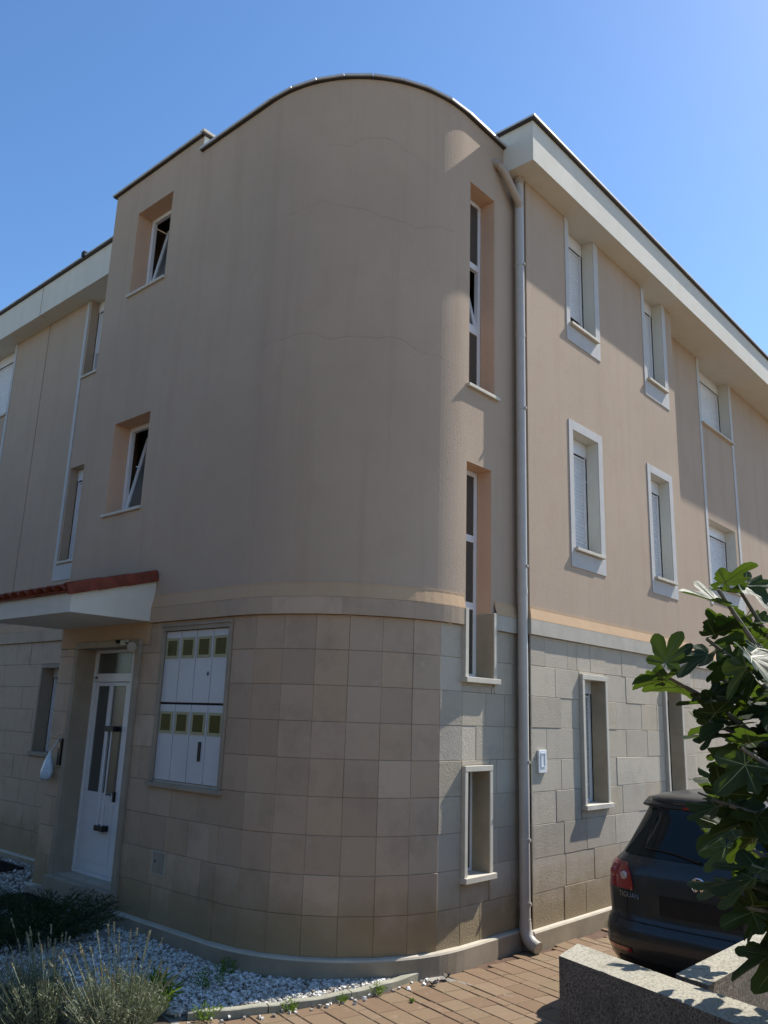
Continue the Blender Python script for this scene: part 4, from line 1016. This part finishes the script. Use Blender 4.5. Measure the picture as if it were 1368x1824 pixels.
# ------------------------------------------------------------------ fig tree
def fig_leaf_mesh(seed):
    r_ = random.Random(seed)
    lobes = [(-128, 0.42), (-62, 0.74), (0, 1.0), (62, 0.74), (128, 0.42)]
    if seed % 3 == 1: lobes = [(-100, 0.50), (-42, 0.85), (0, 0.95), (42, 0.85), (100, 0.50)]
    if seed % 3 == 2: lobes = [(-125, 0.45), (-55, 0.66), (0, 0.92), (50, 0.80), (118, 0.48)]
    out = []
    for i, (a_, L_) in enumerate(lobes):
        w = 15 if abs(a_) < 90 else 18
        if i == 0: out.append((a_-38, 0.20))
        out += [(a_-w*1.25, L_*0.66), (a_-w, L_*0.84), (a_-w*0.45, L_*0.96), (a_, L_), (a_+w*0.45, L_*0.96), (a_+w, L_*0.84), (a_+w*1.25, L_*0.66)]
        if i < 4: nx = lobes[i+1][0]; out.append(((a_+nx)/2, 0.38 + r_.uniform(0, 0.14)))
        else: out.append((a_+38, 0.20))
    fold, droop, wav = r_.uniform(0.05, 0.40), r_.uniform(0.1, 0.55), r_.uniform(0.02, 0.06)
    def P(ang, rr_):
        x = math.sin(R(ang))*rr_; y = math.cos(R(ang))*rr_ + 0.30
        return (x*0.95, y, abs(x)*fold*1.2 - droop*y*y*0.45 + wav*math.sin(ang*0.16+seed)*rr_*1.5)
    mb = MB(); c = P(0, 0)
    i0 = len(mb.v); mb.v.append(c)
    for fr in (0.5, 1.0):
        for a_, rr_ in out: mb.v.append(P(a_, rr_*fr))
    n = len(out)
    for j in range(n-1):
        mb.f.append((0, 1+j, 2+j)); mb.m.append(0); mb.f.append((1+j, 1+n+j, 2+n+j, 2+j)); mb.m.append(0)
    # veins: slim raised ridges along each lobe
    for a_, L_ in lobes:
        for fr0, fr1, w0, w1 in ((0.0, 0.5, 0.012, 0.009), (0.5, 0.92, 0.009, 0.003)):
            q = []
            for fr, w in ((fr0, w0), (fr1, w1)):
                p_ = Vector(P(a_, L_*fr)); s_ = Vector((math.cos(R(a_)), -math.sin(R(a_)), 0))*w
                q.append((p_-s_+Vector((0, 0, .004)), p_+s_+Vector((0, 0, .004))))
            mb.quad([q[0][0], q[0][1], q[1][1], q[1][0]], 1)
            q2 = [tuple(Vector(v)-Vector((0, 0, .009))) for v in (q[0][0], q[0][1], q[1][1], q[1][0])]; mb.quad(q2, 1)
    # stalk
    st = [Vector(c), Vector((0, 0.12, 0.0)), Vector((0, 0, 0.03))]; mb.tube(st, [0.012, 0.013, 0.016], 5, 1)
    me = bpy.data.meshes.new('fig_leaf'); me.from_pydata([tuple(v) for v in mb.v], [], mb.f)
    me.materials.append(M['fig']); me.materials.append(M['figvein']); me.polygons.foreach_set('material_index', mb.m); me.polygons.foreach_set('use_smooth', [True]*len(mb.f)); me.update(); return me
leaf_meshes = [fig_leaf_mesh(i) for i in range(8)]
tree = empty('fig_tree', (-2.40, -3.60, 0)); tag(tree, 'fig tree with big lobed leaves reaching in from the right over car and walls', 'tree')
TB = Vector((-2.40, -3.60, 0))
trunk = MB(); trunk.tube([(0, 0, -0.05), (-0.03, 0.02, 0.5), (-0.06, 0.0, 1.0), (-0.10, 0.05, 1.5)], [0.08, 0.065, 0.05, 0.045], 10); trunk.build('trunk', M['bark'], tree, smooth=True)
fr_ = random.Random(21)
def limb(p0, p1, r0, r1, sag=0.1):
    p0, p1 = Vector(p0), Vector(p1); m_ = (p0+p1)/2 + Vector((fr_.uniform(-.06, .06), fr_.uniform(-.06, .06), sag)); L_ = [p0, (p0+m_)/2+Vector((0, 0, sag*0.3)), m_, (m_+p1)/2+Vector((0, 0, sag*0.25)), p1]
    mb = MB(); mb.tube([q-TB for q in L_], [r0+(r1-r0)*i/4 for i in range(5)], 8); mb.build('branch', M['bark'], tree, smooth=True); return L_
tips = [(-3.40, -2.80, 2.26), (-3.30, -2.98, 2.42), (-3.45, -3.10, 2.62), (-3.10, -3.05, 2.72), (-3.25, -2.95, 2.05), (-3.05, -2.95, 2.25), (-2.75, -3.0, 2.50), (-3.35, -2.98, 1.72), (-3.05, -2.95, 1.70), (-2.85, -3.0, 1.95),
        (-3.30, -3.02, 1.40), (-3.05, -3.05, 1.42), (-3.42, -3.12, 1.32), (-3.15, -3.12, 1.12), (-2.8, -3.1, 1.35), (-2.75, -3.15, 1.70), (-3.60, -3.20, 1.95), (-3.55, -3.20, 1.50), (-2.5, -2.9, 2.35), (-2.3, -3.0, 2.0), (-3.0, -3.15, 1.25), (-3.55, -3.22, 2.35), (-1.75, -2.38, 1.75), (-2.0, -2.48, 1.45), (-2.15, -2.5, 2.02), (-2.6, -2.75, 1.55)]
starts = [(-2.50, -3.54, 1.3), (-2.47, -3.58, 1.0), (-2.51, -3.53, 1.5), (-2.44, -3.59, 0.7)]
n_leaf = 0
def put_leaf(p, d, size, droop=0.5):
    global n_leaf
    if n_leaf >= 290: return
    o = bpy.data.objects.new('leaf', leaf_meshes[fr_.randrange(8)]); COL.objects.link(o); o.parent = tree
    y = Vector(d).normalized(); y.z -= droop*fr_.uniform(0.2, 1.1); y.normalize()
    z = Vector((fr_.gauss(0, 0.35), fr_.gauss(-0.05, 0.35), 1)); x = y.cross(z).normalized(); z = x.cross(y)
    o.matrix_local = Matrix.Translation(Vector(p)-TB) @ Matrix((x, y, z)).transposed().to_4x4() @ Matrix.Scale(size, 4); n_leaf += 1
for i, t in enumerate(tips):
    s_ = starts[0 if t[2] > 2.0 else (1 if t[2] > 1.5 else 3)]
    if t[2] > 2.7: s_ = starts[2]
    L_ = limb(s_, t, 0.026, 0.008, 0.14 if t[2] < 2.5 else 0.02)
    dirn = (L_[-1]-L_[-2]).normalized()
    k_ = 11 if i < 22 else 6
    for j in range(k_):
        f_ = 0.35 + 0.65*(j+1)/k_
        seg_i = min(3, int(f_*4)); lt = f_*4-seg_i; p_ = L_[seg_i].lerp(L_[min(4, seg_i+1)], min(1, lt))
        a_ = j*2.4 + fr_.uniform(-.4, .4)
        side = Vector((math.cos(a_), math.sin(a_), 0.25)) + dirn*(0.9 if j > k_-4 else 0.3)
        put_leaf(p_, side, fr_.uniform(0.13, 0.235), 1.15)

# ------------------------------------------------------------------ low plants
def stems(mb, base, n, hgt, spread, leafn, leaflen, leafw, rr_, mi=0, tip=None, lean=(0, 0)):
    for i in range(n):
        a_ = rr_.uniform(0, 2*math.pi); q = math.sqrt(rr_.random()); h_ = hgt*rr_.uniform(0.6, 1.1)
        b0_ = Vector(base) + Vector((math.cos(a_)*q*spread*0.45, math.sin(a_)*q*spread*0.45, 0))
        t_ = Vector(base) + Vector((math.cos(a_)*q*spread*1.1 + lean[0]*h_, math.sin(a_)*q*spread*1.1 + lean[1]*h_, h_*(1.05-0.35*q)))
        m_ = (b0_+t_)/2 + Vector((0, 0, h_*0.12)) 
        prev = b0_
        for j in range(1, 5):
            f_ = j/4; p_ = b0_*(1-f_)**2 + m_*2*f_*(1-f_) + t_*f_*f_
            d_ = (p_-prev).normalized(); s_ = d_.cross(Vector((rr_.uniform(-1, 1), rr_.uniform(-1, 1), 0.1))).normalized()*0.0022
            mb.quad([prev-s_, prev+s_, p_+s_, p_-s_], mi)
            prev = p_
        for j in range(leafn):
            f_ = rr_.uniform(0.12, 0.92); p_ = b0_*(1-f_)**2 + m_*2*f_*(1-f_) + t_*f_*f_
            d_ = (Vector((rr_.gauss(0, 1), rr_.gauss(0, 1), rr_.uniform(0.2, 1.5)))).normalized(); ll = leaflen*rr_.uniform(0.6, 1.2); s_ = d_.cross(Vector((rr_.gauss(0, 1), rr_.gauss(0, 1), 0.4))).normalized()*leafw/2
            mb.quad([p_, p_+d_*ll*0.5+s_, p_+d_*ll, p_+d_*ll*0.5-s_], mi)
        if tip is not None:
            d_ = (t_-m_).normalized()
            for k_ in range(5):
                c_ = t_ + d_*(0.012*k_)
                for q_ in range(3):
                    s_ = Vector((rr_.gauss(0, 1), rr_.gauss(0, 1), 0.3)).normalized()*0.008; u_ = d_*0.010
                    tip.quad([c_-u_*0.6, c_+s_, c_+u_, c_-s_])
def bush(name, loc, label, cat, n, hgt, spread, leafn, leaflen, leafw, mat, seed, tips_on=False, lean=(0, 0), group=None):
    rr_ = random.Random(seed); e = empty(name, loc); tag(e, label, cat, group)
    mb = MB(); tp = MB() if tips_on else None
    stems(mb, (0, 0, 0), n, hgt, spread, leafn, leaflen, leafw, rr_, 0, None, lean)
    if tips_on: stems(mb, (0, 0, 0), tips_on, hgt*1.35, spread*1.25, 3, leaflen, leafw, rr_, 0, tp, lean)
    tag(mb.build('foliage', M[mat], e), kind='stuff')
    if tips_on: tag(tp.build('flower_spikes', M['lavspike'], e), kind='stuff')
    return e
bush('lavender_bush', (-3.95, 0.52, 0.02), 'sunlit grey green lavender bush, the right one of the pair at the bed edge', 'bush', 330, 0.46, 0.30, 26, 0.036, 0.0055, 'lavleaf', 3, 60, (-0.1, -0.05))
bush('lavender_bush', (-4.22, 0.98, 0.02), 'grey lavender bush with long bent flower stalks, left one of the pair', 'bush', 300, 0.47, 0.28, 26, 0.036, 0.0055, 'lavleaf', 5, 60, (-0.2, 0.1))
bush('green_weed', (-3.52, 0.80, 0.02), 'bright green tufted weed right of the lavender in the white chippings', 'weed', 60, 0.27, 0.16, 14, 0.09, 0.014, 'weed', 8)
bush('dark_shrub', (-3.35, 3.0, 0.06), 'dark green low shrub in deep shade below the meter cabinet', 'shrub', 380, 0.36, 0.80, 24, 0.055, 0.008, 'darkleaf', 11)
bush('dark_shrub', (-3.75, 4.0, 0.06), 'dark green low shrub in front of the foot grate and door step', 'shrub', 380, 0.32, 0.75, 24, 0.055, 0.008, 'darkleaf', 12)
bush('dark_shrub', (-4.35, 3.1, 0.06), 'dark green spreading shrub at the bottom left corner behind the lavender', 'shrub', 380, 0.34, 0.85, 24, 0.055, 0.008, 'darkleaf', 13)
wr = random.Random(40)
weeds = [(-3.25, 0.55, .12, 'small green weed at the kerb foot nearest the lavender'), (-2.72, 0.31, .08, 'small weed at the outer kerb foot left of the kerb joint'), (-2.30, 0.19, .06, 'tiny weed growing at the kerb joint on the paving side'),
         (-1.98, 0.13, .08, 'yellow green weed tuft against the right half of the kerb'), (-1.92, -0.15, .03, 'flat green sprig growing between two pavers'), (-2.85, 1.05, .16, 'seeding weed standing in the chippings near the bright tuft'),
         (-2.55, 1.25, .14, 'thin weed in the chippings close to the curved wall'), (1.38, -0.10, .08, 'small weed at the plinth foot left of the car'), (-2.2, 1.0, .10, 'dark weed at the foot of the rounded wall')]
for (x, y, h_, lb) in weeds:
    bush('weed', (x, y, 0.0), lb, 'weed', 16, h_, h_*0.8, 6, h_*0.35, 0.008, 'weed', wr.randrange(999), group='weeds along wall and kerb')
# dead leaves on the paving
for x, y, lb in ((-1.50, -0.02, 'curled brown dead leaf on the paving near the kerb end'), (-1.28, 0.02, 'curled brown dead leaf on the paving against the sunlit plinth')):
    mb = MB(); rows_ = []
    for i in range(4): rows_.append([(0.022*(i-1.5), 0.03*(j-1)*(1-0.25*abs(i-1.5)), 0.012+0.018*abs(j-1)+0.01*math.sin(i*2+j)) for j in range(3)])
    mb.grid(rows_); o = mb.build('dead_leaf', M['bark']); o.location = (x, y, 0.0); o.rotation_euler = (0, 0, x*7); tag(o, lb, 'leaf')
